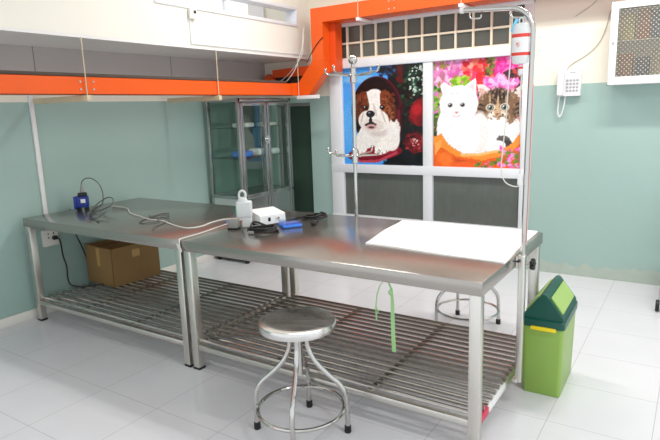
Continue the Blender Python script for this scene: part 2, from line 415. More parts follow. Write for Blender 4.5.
def poster(name, cv, x0, x1, z0, z1, y, label):
    H, W = cv.H, cv.W
    vs, fs = [], []
    for j in range(H):
        for i in range(W): vs.append((x0 + (x1 - x0) * i / (W - 1), y, z1 - (z1 - z0) * j / (H - 1)))
    for j in range(H - 1):
        for i in range(W - 1):
            a = j * W + i; fs.append((a, a + 1, a + W + 1, a + W)[::-1])
    o = len(vs)
    vs += [(x0, y + 0.004, z1), (x1, y + 0.004, z1), (x1, y + 0.004, z0), (x0, y + 0.004, z0)]
    q = [0, W - 1, H * W - 1, (H - 1) * W]
    fs += [(o, o + 1, o + 2, o + 3)] + [(q[k], q[(k + 1) % 4], o + (k + 1) % 4, o + k) for k in range(4)]
    c = Vector(((x0 + x1) / 2, y, z0))
    me = bpy.data.meshes.new(name); me.from_pydata([tuple(Vector(p) - c) for p in vs], [], fs)
    at = me.color_attributes.new('print', 'FLOAT_COLOR', 'POINT')
    cv.C = cv.C * (1 + (cv.rng.rand(H, W, 1) - 0.5) * 0.10 + (cv.N[..., None] - 0.5) * 0.06)
    L = np.clip(cv.C / 255.0, 0, 1); L = np.where(L <= 0.04045, L / 12.92, ((L + 0.055) / 1.055) ** 2.4)
    A = np.ones((len(vs), 4)); A[:, :3] = 0.8; A[:H * W, :3] = L.reshape(-1, 3)
    at.data.foreach_set('color', A.ravel().astype(np.float32))
    me.materials.append(M['poster']); ob = bpy.data.objects.new(name, me); COL.objects.link(ob); place(ob, c, None)
    return tag(ob, label, 'poster')

S = 0.62   # canvas cells per drawing unit
def dog():
    W, H = int(272 * S), int(338 * S)
    k = Canvas(W, H, (70, 158, 238))
    E = lambda cx, cy, rx, ry, c, a=0, soft=0.08, rough=0.0, op=1: k.ell(cx * S, cy * S, rx * S, ry * S, c, a, soft, rough, op)
    P = lambda pts, c, **q: k.poly([(x * S, y * S) for x, y in pts], c, **q)
    D = lambda x0, y0, x1, y1, c, n, r0, r1: k.dots(x0 * S, y0 * S, x1 * S, y1 * S, c, n, r0 * S, r1 * S)
    E(60, 40, 60, 14, (120, 190, 245), 0, 0.5); E(20, 200, 20, 90, (92, 172, 242), 0, 0.6)
    P([(148, 0), (272, 0), (272, 338), (148, 338), (150, 200), (160, 60)], (14, 16, 18), rough=6)
    P([(110, 22), (150, 0), (178, 0), (165, 40)], (34, 60, 110), rough=10)
    D(130, 2, 180, 34, [(20, 26, 44), (46, 84, 150), (18, 24, 30)], 40, 3, 9)
    D(190, 10, 270, 130, [(22, 52, 36), (10, 14, 14), (40, 78, 54), (16, 20, 18)], 150, 4, 12)
    D(225, 10, 270, 110, [(210, 225, 215), (150, 180, 165), (30, 40, 34), (24, 54, 40)], 70, 2, 5)
    D(180, 100, 240, 200, [(30, 12, 14), (44, 14, 18), (12, 12, 12), (24, 40, 28)], 60, 5, 12)
    D(186, 0, 202, 60, [(92, 14, 20), (60, 12, 16)], 24, 5, 9)
    E(256, 158, 30, 42, (140, 14, 24), 10, 0.2, 0.3); E(250, 150, 15, 18, (178, 26, 36), 20, 0.5, 0.3); E(264, 184, 14, 16, (112, 10, 22), 0, 0.5, 0.3)
    E(243, 262, 34, 40, (104, 10, 22), 0, 0.2, 0.4); D(215, 235, 270, 295, [(140, 24, 36), (86, 8, 18), (50, 6, 12), (170, 60, 64)], 40, 4, 9)
    D(236, 245, 264, 270, [(240, 210, 205), (220, 120, 120)], 10, 2, 4)
    D(150, 290, 272, 338, [(10, 12, 16), (18, 20, 26), (6, 6, 8)], 40, 8, 16)
    # letter-box opening and its rim
    E(116, 150, 86, 116, (84, 12, 30), 0, 0.03); E(113, 148, 82, 112, (44, 8, 18), 0, 0.04); E(108, 146, 76, 106, (16, 10, 12), 0, 0.05)
    P([(170, 130), (206, 140), (198, 240), (188, 290), (160, 260)], (58, 9, 18))
    P([(186, 150), (196, 150), (190, 270), (182, 270)], (104, 20, 36))
    # door of the box
    P([(76, 258), (152, 256), (150, 300), (76, 302)], (18, 18, 24)); P([(76, 268), (148, 266), (148, 276), (76, 278)], (84, 150, 220)); P([(76, 272), (148, 270), (148, 273), (76, 275)], (230, 240, 250))
    E(106, 296, 96, 27, (120, 14, 34), -7, 0.05); E(104, 290, 84, 17, (150, 24, 44), -7, 0.1); P([(12, 304), (60, 322), (120, 318), (186, 286), (186, 296), (120, 328), (60, 330)], (186, 60, 78))
    # body, legs
    E(130, 215, 66, 62, (236, 230, 224), 15, 0.06, 0.05); E(158, 230, 34, 58, (240, 236, 232), -14, 0.08); E(84, 236, 32, 44, (236, 232, 228), 8, 0.08)
    E(66, 252, 26, 36, (238, 234, 230), 12, 0.08); E(60, 280, 22, 17, (244, 240, 236), 0, 0.1); E(152, 262, 30, 26, (242, 238, 232), -30, 0.1); E(134, 278, 26, 20, (248, 243, 238), -12, 0.1)
    for x, y in ((44, 290), (58, 295), (72, 292), (114, 292), (128, 296), (142, 290)): E(x, y, 6, 5, (250, 246, 242), 0, 0.3); E(x + 6, y + 1, 1.5, 6, (150, 110, 100), 0, 0.5)
    E(122, 222, 30, 16, (214, 202, 196), 0, 0.6)
    # head
    E(110, 142, 58, 62, (240, 234, 228), 0, 0.05, 0.04)
    E(70, 122, 26, 40, (112, 52, 28), 14, 0.1, 0.12); E(58, 150, 12, 36, (84, 36, 20), 6, 0.1, 0.1); E(150, 124, 26, 44, (124, 58, 30), -12, 0.1, 0.12); E(170, 148, 12, 42, (88, 40, 22), -8, 0.1, 0.1)
    E(152, 160, 17, 30, (150, 80, 44), 0, 0.3, 0.1)
    D(48, 90, 92, 180, [(120, 58, 32), (92, 40, 22), (140, 74, 44), (74, 32, 20)], 70, 2, 6); D(132, 92, 178, 185, [(128, 62, 34), (98, 44, 24), (150, 84, 50), (80, 36, 22)], 80, 2, 6)
    P([(84, 84), (128, 80), (130, 130), (122, 170), (100, 170), (92, 126)], (246, 242, 238)); E(110, 88, 22, 12, (244, 240, 236), 0, 0.2)
    E(78, 138, 9, 7, (34, 18, 14), 0, 0.3); E(137, 139, 9, 7, (34, 18, 14), 0, 0.3); E(76, 136, 2, 2, (230, 230, 235), 0, 0.3); E(135, 137, 2, 2, (230, 230, 235), 0, 0.3)
    E(82, 180, 28, 32, (240, 234, 230), 15, 0.1); E(126, 184, 32, 36, (244, 240, 236), -15, 0.1); E(104, 200, 38, 22, (226, 214, 208), 0, 0.3); E(112, 148, 4, 22, (214, 200, 192), -14, 0.6); E(140, 170, 3, 26, (206, 190, 182), -20, 0.6); E(66, 176, 3, 22, (206, 190, 182), 14, 0.6)
    E(96, 160, 15, 12, (30, 28, 34), 0, 0.1); E(92, 156, 5, 3, (120, 122, 134), 0, 0.4)
    P([(92, 168), (100, 168), (102, 186), (118, 196), (112, 202), (92, 200), (78, 202), (74, 196), (90, 188)], (44, 34, 38)); E(98, 204, 18, 9, (206, 160, 158), 0, 0.3); E(98, 206, 10, 4, (90, 60, 64), 0, 0.4)
    return k
def cats():
    W, H = int(278 * S), int(335 * S)
    k = Canvas(W, H, (232, 120, 170))
    E = lambda cx, cy, rx, ry, c, a=0, soft=0.08, rough=0.0, op=1: k.ell(cx * S, cy * S, rx * S, ry * S, c, a, soft, rough, op)
    P = lambda pts, c, **q: k.poly([(x * S, y * S) for x, y in pts], c, **q)
    D = lambda x0, y0, x1, y1, c, n, r0, r1: k.dots(x0 * S, y0 * S, x1 * S, y1 * S, c, n, r0 * S, r1 * S)
    D(0, 0, 110, 90, [(226, 130, 190), (240, 170, 215), (196, 110, 150), (214, 90, 170), (150, 130, 70), (245, 200, 225)], 190, 5, 12)
    D(96, 0, 190, 90, [(222, 26, 44), (240, 50, 60), (236, 110, 90), (190, 16, 40), (240, 60, 110), (250, 160, 140)], 170, 6, 13)
    D(170, 0, 215, 50, [(112, 120, 40), (150, 130, 50), (90, 60, 30)], 40, 6, 10)
    D(200, 0, 278, 60, [(240, 40, 150), (250, 90, 180), (226, 20, 120), (246, 120, 200)], 100, 6, 13)
    D(225, 40, 278, 100, [(70, 28, 44), (110, 40, 40), (40, 30, 30), (190, 60, 60)], 60, 6, 11)
    D(160, 60, 260, 120, [(250, 150, 215), (240, 120, 200), (252, 190, 230), (236, 90, 180)], 90, 6, 12)
    D(60, 55, 120, 90, [(150, 196, 40), (120, 170, 30), (180, 214, 80)], 60, 5, 10)
    D(0, 80, 26, 250, [(92, 150, 40), (120, 180, 60), (60, 100, 36), (150, 190, 70), (210, 120, 180)], 90, 5, 10)
    D(0, 180, 20, 260, [(50, 60, 30), (80, 90, 40), (120, 40, 40)], 30, 5, 9)
    D(240, 100, 278, 220, [(190, 70, 70), (110, 40, 30), (236, 140, 170), (160, 90, 60)], 50, 6, 10)
    # basket inside
    P([(0, 238), (40, 220), (90, 300), (200, 300), (278, 170), (278, 335), (0, 335)], (236, 118, 26))
    # tabby
    E(214, 226, 62, 74, (246, 242, 240), 0, 0.05, 0.05)
    P([(140, 78), (160, 80), (190, 104), (150, 124)], (240, 222, 216)); P([(274, 84), (262, 92), (236, 108), (268, 128)], (232, 214, 208)); P([(146, 90), (158, 92), (176, 106), (152, 116)], (214, 170, 160))
    E(206, 150, 70, 54, (142, 108, 78), 0, 0.06, 0.12); E(204, 116, 36, 26, (86, 62, 44), 0, 0.3, 0.3); E(166, 150, 22, 34, (112, 82, 58), 0, 0.25, 0.2); E(252, 152, 20, 34, (128, 92, 64), 0, 0.25, 0.2)
    for x, a in ((186, 12), (198, 5), (210, -4), (222, -12)): E(x, 118, 4, 20, (40, 28, 22), a, 0.4, 0.2)
    for x in (180, 204, 228): E(x, 128, 3, 14, (196, 160, 120), 0, 0.4, 0.2)
    for y in (140, 154, 168): E(152, y, 16, 3, (52, 36, 28), 20, 0.4, 0.2); E(262, y, 14, 3, (52, 36, 28), -20, 0.4, 0.2)
    E(204, 178, 34, 20, (240, 226, 214), 0, 0.3); E(204, 160, 11, 24, (206, 170, 130), 0, 0.4)
    for x in (182, 224): E(x, 149, 14, 11, (226, 208, 190), 0, 0.2); E(x, 149, 10, 8.6, (36, 28, 24), 0, 0.2); E(x, 149, 8, 7, (150, 168, 150), 0, 0.2); E(x, 149, 5, 5.4, (18, 18, 20), 0, 0.2); E(x - 3, 146, 2, 2, (250, 250, 250), 0, 0.3)
    P([(196, 166), (210, 166), (203, 174)], (150, 96, 84)); E(197, 178, 7, 2, (120, 80, 70), 20, 0.4); E(210, 178, 7, 2, (120, 80, 70), -20, 0.4)
    E(200, 232, 48, 52, (250, 247, 246), 0, 0.2); E(226, 250, 24, 15, (92, 84, 82), 25, 0.15, 0.15); E(236, 258, 14, 10, (58, 54, 54), 25, 0.3); E(204, 262, 26, 14, (248, 246, 246), 0, 0.15)
    D(142, 100, 262, 185, [(120, 90, 66), (150, 116, 84), (98, 72, 52), (170, 138, 106)], 90, 2, 5); E(150, 230, 30, 70, (240, 234, 232), 0, 0.2)
    for x in (182, 224): E(x, 149, 14, 11, (226, 208, 190), 0, 0.2); E(x, 149, 10, 8.6, (36, 28, 24), 0, 0.2); E(x, 149, 8, 7, (150, 168, 150), 0, 0.2); E(x, 149, 5, 5.4, (18, 18, 20), 0, 0.2); E(x - 3, 146, 2, 2, (250, 250, 250), 0, 0.3)
    P([(196, 166), (210, 166), (203, 174)], (150, 96, 84))
    # white kitten
    E(90, 230, 62, 82, (247, 246, 248), 0, 0.05, 0.05); E(52, 200, 40, 70, (245, 244, 247), 10, 0.06, 0.06)
    P([(22, 78), (34, 66), (70, 88), (36, 120)], (245, 243, 246)); P([(136, 58), (130, 62), (96, 84), (138, 116)], (248, 244, 246)); P([(130, 70), (108, 86), (132, 104)], (244, 214, 220)); P([(30, 82), (56, 92), (36, 110)], (243, 226, 232))
    E(82, 136, 62, 58, (248, 247, 249), 0, 0.05, 0.05)
    E(60, 104, 7, 3, (222, 218, 224), 0, 0.5); E(78, 102, 7, 3, (222, 218, 224), 0, 0.5)
    for x in (55, 95): E(x, 138, 10, 8, (206, 200, 200), 0, 0.3); E(x, 138, 7, 6.2, (74, 72, 78), 0, 0.2); E(x, 138, 4, 5, (16, 16, 20), 0, 0.3); E(x - 2, 135, 2, 2, (250, 250, 250), 0, 0.3)
    P([(68, 158), (84, 158), (76, 167)], (228, 142, 152)); E(69, 172, 7, 1.6, (226, 170, 176), 25, 0.5); E(83, 172, 7, 1.6, (226, 170, 176), -25, 0.5)
    E(108, 268, 30, 22, (247, 246, 247), 0, 0.1)
    # basket rim and front
    P([(0, 236), (26, 226), (52, 262), (100, 290), (150, 294), (210, 282), (250, 256), (278, 214), (278, 260), (240, 300), (160, 316), (80, 306), (30, 276), (0, 270)], (244, 146, 48), rough=3)
    P([(0, 262), (30, 272), (80, 300), (160, 310), (240, 292), (278, 252), (278, 335), (0, 335)], (230, 92, 22), rough=3)
    P([(30, 282), (80, 308), (160, 318), (236, 304), (236, 312), (160, 328), (70, 318), (20, 290)], (186, 56, 18), op=0.6)
    P([(6, 256), (30, 246), (24, 270), (4, 300)], (250, 166, 80)); E(40, 308, 30, 22, (248, 120, 40), 30, 0.6); E(120, 326, 60, 12, (236, 96, 30), 0, 0.6)
    P([(90, 290), (150, 288), (210, 276), (212, 282), (150, 297), (92, 298)], (250, 190, 110))
    D(205, 270, 278, 330, [(236, 100, 180), (248, 150, 210), (110, 140, 50), (190, 110, 40), (230, 70, 150)], 60, 4, 9)
    D(140, 314, 200, 332, [(110, 140, 50), (236, 110, 170), (90, 110, 40)], 18, 4, 8)
    return k
poster('wall_poster', dog(), XL0 + 0.004, XL1 - 0.004, ZR1 - 0.002, ZT0 + 0.002, BY + 0.008, 'glossy poster of a brown and white puppy in a red letter box')
poster('wall_poster', cats(), XR0 + 0.004, XR1 + 0.004, ZR1 - 0.002, ZT0 + 0.002, BY + 0.008, 'colourful poster of a white kitten and a tabby kitten among flowers')

# ------------------------------------------------------------------ stainless tables
TH = 0.80; TD = 1.053
def table(x0, x1, label, mids, top_mat):
    cx = (x0 + x1) / 2
    T = thing('examination_table', label, 'table', (cx, TD / 2, 0), 'stainless examination tables')
    b = MB().span((x0, 0, TH - 0.062), (x1, TD, TH), 0.004); b.build('tabletop', top_mat, T)
    L = 0.050; ins = 0.008
    for sx in (0, 1):
        for sy in (0, 1):
            lx = x0 + ins if sx == 0 else x1 - ins - L; ly = ins if sy == 0 else TD - ins - L
            lg = MB().span((lx, ly, 0.012), (lx + L, ly + L, TH - 0.062), 0.004).build('leg', 'steel_leg', T)
            MB().span((lx - 0.001, ly - 0.001, 0), (lx + L + 0.001, ly + L + 0.001, 0.016), 0.003).build('foot_cap', 'black', lg)
    z0, z1 = 0.128, 0.160
    for y in (ins + 0.006, TD - ins - 0.036):
        MB().span((x0 + ins + L, y, z0), (x1 - ins - L, y + 0.03, z1), 0.004).build('shelf_rail', 'steel_leg', T)
    for x in (x0 + ins + 0.006, x1 - ins - 0.036):
        MB().span((x, ins + L, z0), (x + 0.03, TD - ins - L, z1), 0.004).build('shelf_rail', 'steel_leg', T)
    for x in mids:
        MB().span((x - 0.015, ins + 0.03, z0), (x + 0.015, TD - ins - 0.03, z1), 0.003).build('crossbar', 'steel_rod', T)
    n = 17; first = None
    for i in range(n):
        y = 0.06 + (TD - 0.12) * i / (n - 1)
        xa, xb = x0 + 0.018, x1 - 0.018
        if first is None:
            first = MB().tube([(xa, y, z1 + 0.011), (xb, y, z1 + 0.011)], 0.0112, 10).build('shelf_rod', 'steel_rod', T); y00 = y
        else:
            c = first.copy(); COL.objects.link(c); c.location.y += y - y00
    return T
X2L = -1.777; X1R = X2L - 0.012; X1L = -3.472
t1 = table(X1L, X1R, 'stainless table against the green wall, with a cardboard box on its shelf', (-2.95, -2.38), 'steel_top')
t2 = table(X2L, 0.0, 'stainless table under the white paper pad, beside the green bin', (-1.18, -0.568), 'steel_top')
# torn stickers left on the right shelf rail
s = MB().box((-0.0275, 0.30, 0.146), (0.032, 0.26, 0.032), 0.001).build('sticker', 'white', t2); s['label'] = 'white sticker strip on the shelf rail'
s = MB().box((-0.0275, 0.112, 0.146), (0.032, 0.104, 0.033), 0.001).build('sticker', 'redtape', t2); s['label'] = 'torn red sticker on the shelf rail'

# ------------------------------------------------------------------ round stools
def stool(label, loc, rz):
    T = thing('round_stool', label, 'stool', (0, 0, 0), 'round steel stools')
    H = 0.568; R = 0.181
    MB().lathe([(R - 0.012, H - 0.040), (R - 0.002, H - 0.038), (R, H - 0.032), (R, H - 0.010), (R - 0.003, H - 0.003), (R - 0.012, H), (R - 0.05, H - 0.002), (0.02, H - 0.003)], (0, 0, 0), 48).build('seat', 'seat', T)
    MB().tube([(0, 0, 0.29), (0, 0, H - 0.042)], 0.0165, 14).build('seat_screw', 'chrome', T)
    b = MB().lathe([(0.07, H - 0.052), (0.075, H - 0.048), (0.075, H - 0.042), (0.07, H - 0.040)], (0, 0, 0), 24); b.build('seat_plate', 'chrome', T)
    for k in range(4):
        a = PI / 2 * k; c, q = math.cos(a), math.sin(a)
        prof = [(0.042, H - 0.05), (0.042, 0.46), (0.047, 0.42), (0.075, 0.36), (0.13, 0.30), (0.185, 0.25), (0.214, 0.20), (0.221, 0.14), (0.222, 0.08), (0.223, 0.012)]
        lg = MB().tube([(r * c, r * q, z) for r, z in prof], 0.0115, 10, sm=5).build('leg', 'chrome', T)
        MB().lathe([(0.015, 0), (0.017, 0.004), (0.016, 0.034), (0.013, 0.036)], (0.222 * c, 0.222 * q, 0), 14).build('rubber_foot', 'black', lg)
    MB().tube([(0.207 * math.cos(2 * PI * i / 48), 0.207 * math.sin(2 * PI * i / 48), 0.122) for i in range(48)], 0.0095, 10, closed=True).build('footring', 'chrome', T)
    T.location = loc; T.rotation_euler = (0, 0, rz); return T
st = stool('round steel stool standing in front of the tables', (-0.803, -0.205, 0), math.radians(26))
s2 = dup(st); s2.location = (-0.565, 1.44, 0); s2.rotation_euler = (0, 0, math.radians(38)); s2['label'] = 'round steel stool half hidden behind the table with the white pad'

# ------------------------------------------------------------------ on the right table
# paper pad
def grid_sheet():
    c = [Vector((-0.765, 0.375, 0)), Vector((-0.005, 0.315, 0)), Vector((-0.030, 1.035, 0)), Vector((-0.862, 1.025, 0))]
    n = 24; vs, fs = [], []
    rr = random.Random(2)
    for j in range(n + 1):
        for i in range(n + 1):
            u, v = i / n, j / n
            p = (c[0] * (1 - u) + c[1] * u) * (1 - v) + (c[3] * (1 - u) + c[2] * u) * v
            p.x += 0.004 * math.sin(7 * v + 1) * (1 if i in (0, n) else 0); p.y += 0.005 * math.sin(9 * u) * (1 if j in (0, n) else 0)
            z = TH + 0.009 + 0.003 * math.sin(6 * u + 2 * v) * math.sin(5 * v + u) + rr.random() * 0.0006
            vs.append((p.x, p.y, z))
    N = n + 1
    for j in range(n):
        for i in range(n): fs.append([j * N + i, j * N + i + 1, (j + 1) * N + i + 1, (j + 1) * N + i])
    rim = [i for i in range(N)] + [j * N + n for j in range(1, N)] + [n * N + i for i in range(n - 1, -1, -1)] + [j * N for j in range(n - 1, 0, -1)]
    o = len(vs); vs += [(vs[i][0], vs[i][1], TH + 0.0005) for i in rim]; L = len(rim)
    for k in range(L): fs.append([rim[k], rim[(k + 1) % L], o + (k + 1) % L, o + k][::-1])
    fs.append([o + k for k in range(L)][::-1])
    return MB().add(vs, fs)
tag(grid_sheet().build('paper_pad', 'sheet'), 'white absorbent paper pad lying on the stainless tabletop', 'pad')

# scaler-like white device
dv = thing('desktop_device', 'white desktop device with a small black switch, beside the milky bottle', 'device', (-1.58, 0.585, TH))
Rz = Matrix.Rotation(math.radians(67), 3, 'Z'); dc = Vector((-1.628, 0.612, TH))
def dl(x, y, z): return dc + Rz @ Vector((x, y, z))       # x along the switch face, y away from it
def devprism(prof, x0, x1, name, m, par):
    b = MB(); b.prism([dl(x0, y, z) for y, z in prof], Rz @ Vector((x1 - x0, 0, 0))); return b.build(name, m, par)
devprism([(-0.085, 0.012), (-0.078, 0.068), (-0.070, 0.073), (0.080, 0.092), (0.086, 0.088), (0.09, 0.012)], -0.095, 0.088, 'housing', 'white', dv)
for sx in (-0.075, 0.07):
    for sy in (-0.06, 0.06): MB().lathe([(0.012, 0), (0.012, 0.013)], dl(sx, sy, 0), 12).build('foot', 'black', dv)
tl = Matrix.Rotation(math.radians(7), 3, 'X')
b = MB().box(dl(-0.030, -0.083, 0.042), (0.016, 0.006, 0.024), 0.001, Rz); b.build('switch', 'black', dv)
b = MB().box(dl(0.034, -0.083, 0.045), (0.034, 0.005, 0.026), 0.004, Rz); f = b.build('control_panel', 'offwhite', dv)
MB().tube([dl(0.034, -0.084, 0.045), dl(0.034, -0.092, 0.045)], 0.007, 12).build('knob', 'grey', f)
# block and bottle
ad = MB().box((-1.722, 0.392, TH + 0.031), (0.060, 0.055, 0.058), 0.005, Matrix.Rotation(0.35, 3, 'Z')); 
ad = ad.build('power_adapter', 'grey'); tag(ad, 'small grey box in front of the milky bottle', 'adapter')
MB().box((-1.722, 0.392, TH + 0.004), (0.066, 0.060, 0.008), 0.002, Matrix.Rotation(0.35, 3, 'Z')).build('base', 'black', ad)
bt = thing('squeeze_bottle', 'milky white squeeze bottle with a hanging loop, next to the white device', 'bottle', (-1.678, 0.470, TH))
bx, by = -1.678, 0.470
Rb = Matrix.Rotation(math.radians(33), 3, 'Z')
b = MB().box((bx, by, TH + 0.045), (0.062, 0.05, 0.09), 0.008, Rb, 3)
b.box((bx - 0.012, by - 0.008, TH + 0.115), (0.098, 0.062, 0.105), 0.012, Rb, 3); b.build('bottle_body', 'bottle', bt)
b = MB().lathe([(0.030, 0.166), (0.030, 0.176), (0.024, 0.186), (0.020, 0.190)], (bx - 0.02, by - 0.01, TH), 20); b.build('neck', 'bottle', bt)
b = MB().tube([Vector((bx - 0.02, by - 0.01, TH)) + Rb @ Vector((0.021 * math.sin(t), 0, 0.205 - 0.028 * math.cos(t))) for t in [2 * PI * i / 20 for i in range(20)]], 0.0075, 10, closed=True); b.build('hanging_loop', 'bottle', bt)
MB().box(Vector((bx - 0.012, by - 0.008, TH + 0.112)) + Rb @ Vector((-0.0475, -0.008, 0)), (0.006, 0.04, 0.06), 0.002, Rb).build('label_patch', 'label_green', bt)
# blue box
bb = thing('storage_box', 'small bright blue box with a clear lid beside the black cables', 'box', (-1.43, 0.59, TH))
Rq = Matrix.Rotation(math.radians(57), 3, 'Z'); qc = Vector((-1.43, 0.592, TH))
MB().box(qc + Vector((0, 0, 0.011)), (0.125, 0.105, 0.018), 0.004, Rq).build('box_base', 'blue2', bb)
MB().box(qc + Vector((0, 0, 0.0305)), (0.121, 0.101, 0.018), 0.004, Rq).build('box_lid', thin_glass('clear_blue_lid', rgb(205, 226, 252), 0.14), bb)

def cable(name, pts, r, m, label, z=None, n=8, sm=6, extra=None, cat='cable'):
    if z is not None: pts = [(p[0], p[1], z + (p[2] if len(p) > 2 else 0)) for p in pts]
    b = MB().tube(pts, r, n, sm=sm); return tag(b.build(name, m), label, cat)
def coil(cx, cy, rx, ry, a, turns, z, wob=0.006, ph=0.0, seed=1):
    rr = random.Random(seed); out = []; c, q = math.cos(a), math.sin(a); n = int(turns * 14)
    for i in range(n + 1):
        t = ph + 2 * PI * i / 14; s = 1 - 0.12 * (i / n) + rr.uniform(-0.05, 0.05)
        x, y = rx * s * math.cos(t), ry * s * math.sin(t)
        out.append((cx + x * c - y * q, cy + x * q + y * c, z + 0.008 * i / 14 + rr.uniform(0, wob * 0.4)))
    return out
zt = TH + 0.0065
c1 = coil(-1.487, 0.388, 0.090, 0.070, 0.5, 3.2, zt, seed=4)
c1 = [(-1.56, 0.52, zt), (-1.60, 0.47, zt + 0.03), (-1.60, 0.43, zt + 0.035), (-1.57, 0.40, zt + 0.012)] + c1
k1 = cable('power_cable', c1, 0.0062, 'cable', 'black cable coiled in a ring in front of the white device')
MB().box((-1.505, 0.302, TH + 0.011), (0.036, 0.018, 0.016), 0.003, Matrix.Rotation(0.5, 3, 'Z')).build('plug', 'grey', k1)
c2 = [(-1.60, 0.715, zt + 0.02), (-1.57, 0.74, zt), (-1.53, 0.79, zt + 0.004), (-1.49, 0.80, zt + 0.01), (-1.455, 0.78, zt)] + coil(-1.428, 0.865, 0.085, 0.055, 0.9, 2.6, zt, wob=0.016, ph=3.5, seed=9) + [(-1.37, 0.84, zt + 0.01), (-1.34, 0.77, zt + 0.004), (-1.325, 0.72, zt)]
k2 = cable('power_cable', c2, 0.0060, 'cable', 'tangled black cable with a plug lying behind the blue box')
MB().box((-1.315, 0.690, TH + 0.012), (0.022, 0.055, 0.022), 0.004, Matrix.Rotation(0.2, 3, 'Z')).build('plug', 'cable', k2)

# ------------------------------------------------------------------ on the left table
bl = thing('blue_adapter', 'small royal blue box with a black connector on the left table', 'adapter', (-3.385, 0.445, TH))
Ra = Matrix.Rotation(math.radians(38), 3, 'Z')
MB().box((-3.385, 0.445, TH + 0.062), (0.085, 0.07, 0.088), 0.008, Ra, 3).build('housing', 'blue', bl)
MB().box(Vector((-3.385, 0.445, TH + 0.058)) + Ra @ Vector((-0.045, 0.0, 0)), (0.022, 0.085, 0.10), 0.006, Ra).build('flange', 'blue', bl)
for p in ((-0.030, 0), (0.028, 0)): MB().box(Vector((-3.385, 0.445, TH + 0.008)) + Ra @ Vector((p[0], p[1], 0)), (0.02, 0.06, 0.016), 0.002, Ra).build('foot', 'black', bl)
f = MB().box(Vector((-3.385, 0.445, TH + 0.072)) + Ra @ Vector((0.018, -0.0385, 0)), (0.036, 0.003, 0.03), 0.0006, Ra).build('label_patch', 'white', bl)
cn = MB().box(Vector((-3.375, 0.445, TH + 0.120)), (0.062, 0.05, 0.032), 0.007, Ra).build('connector', 'black', bl)
MB().lathe([(0.017, 0), (0.015, 0.01), (0.008, 0.05), (0.005, 0.06)], (-3.375, 0.445, TH + 0.139), 14).build('strain_relief', 'grey', cn)
gp = [(-3.375, 0.445, TH + 0.19), (-3.365, 0.45, TH + 0.225), (-3.32, 0.46, TH + 0.250), (-3.26, 0.475, TH + 0.245), (-3.205, 0.49, TH + 0.20), (-3.19, 0.50, TH + 0.13), (-3.215, 0.51, TH + 0.06), (-3.27, 0.52, TH + 0.02), (-3.30, 0.50, TH + 0.006),
      (-3.24, 0.42, TH + 0.006), (-3.10, 0.40, TH + 0.02), (-3.00, 0.43, TH + 0.06), (-3.04, 0.48, TH + 0.10), (-3.14, 0.50, TH + 0.10), (-3.22, 0.46, TH + 0.05), (-3.20, 0.38, TH + 0.008), (-3.08, 0.28, TH + 0.006), (-2.96, 0.26, TH + 0.03), (-2.95, 0.29, TH + 0.065), (-3.03, 0.32, TH + 0.06), (-3.05, 0.27, TH + 0.02), (-2.93, 0.20, TH + 0.006), (-2.85, 0.22, TH + 0.02), (-2.84, 0.27, TH + 0.045), (-2.88, 0.24, TH + 0.02), (-2.80, 0.16, TH + 0.006), (-2.74, 0.14, TH + 0.006)]
cable('grey_cable', gp, 0.0042, 'gcable', 'thin grey cable looping from the blue box on the left table')
wz = TH + 0.006
wp = [(-3.26, 0.62), (-3.05, 0.60), (-2.84, 0.47), (-2.66, 0.41), (-2.50, 0.36), (-2.36, 0.36), (-2.31, 0.345), (-2.20, 0.30), (-2.09, 0.265), (-1.99, 0.255), (-1.95, 0.33), (-1.98, 0.45), (-1.98, 0.56), (-1.92, 0.63), (-1.84, 0.63), (-1.77, 0.60)]
cable('white_cable', wp, 0.0048, 'wcable', 'white cable snaking along the left table towards the bottle', wz)
dp = [(-2.62, 0.47), (-2.50, 0.40), (-2.44, 0.46, 0.004), (-2.52, 0.56, 0.004), (-2.58, 0.52), (-2.50, 0.30), (-2.41, 0.24), (-2.36, 0.32, 0.006), (-2.42, 0.40, 0.012), (-2.33, 0.40, 0.006), (-2.28, 0.30), (-2.22, 0.18), (-2.16, 0.12)]
cable('grey_cable', dp, 0.0042, 'gcable', 'dark grey lead lying in squiggles in the middle of the left table', TH + 0.005)
sp = [(-1.783, -0.006, TH - 0.05), (-1.783, -0.006, TH + 0.002), (-1.790, 0.015, TH + 0.007), (-1.80, 0.17, TH + 0.006), (-1.83, 0.36, TH + 0.006), (-1.85, 0.50, TH + 0.006), (-1.84, 0.62, TH + 0.010), (-1.79, 0.68, TH + 0.006)]
k = cable('white_string', sp, 0.0040, 'wcable', 'straight white string laid over the joint between the two tables', sm=5, cat='string')
MB().tube([(-1.80, -0.008, TH - 0.02), (-1.775, -0.009, TH - 0.045), (-1.770, -0.008, TH - 0.065), (-1.79, -0.009, TH - 0.05), (-1.797, -0.008, TH - 0.035)], 0.004, 8, closed=True, sm=4).build('knot', 'wcable', k)
cable('blue_lead', [(-1.87, 0.60), (-1.89, 0.54, 0.004), (-1.87, 0.48, 0.012), (-1.82, 0.455, 0.012), (-1.775, 0.45)], 0.0035, 'blue2', 'thin blue lead curling beside the milky bottle', TH + 0.004)

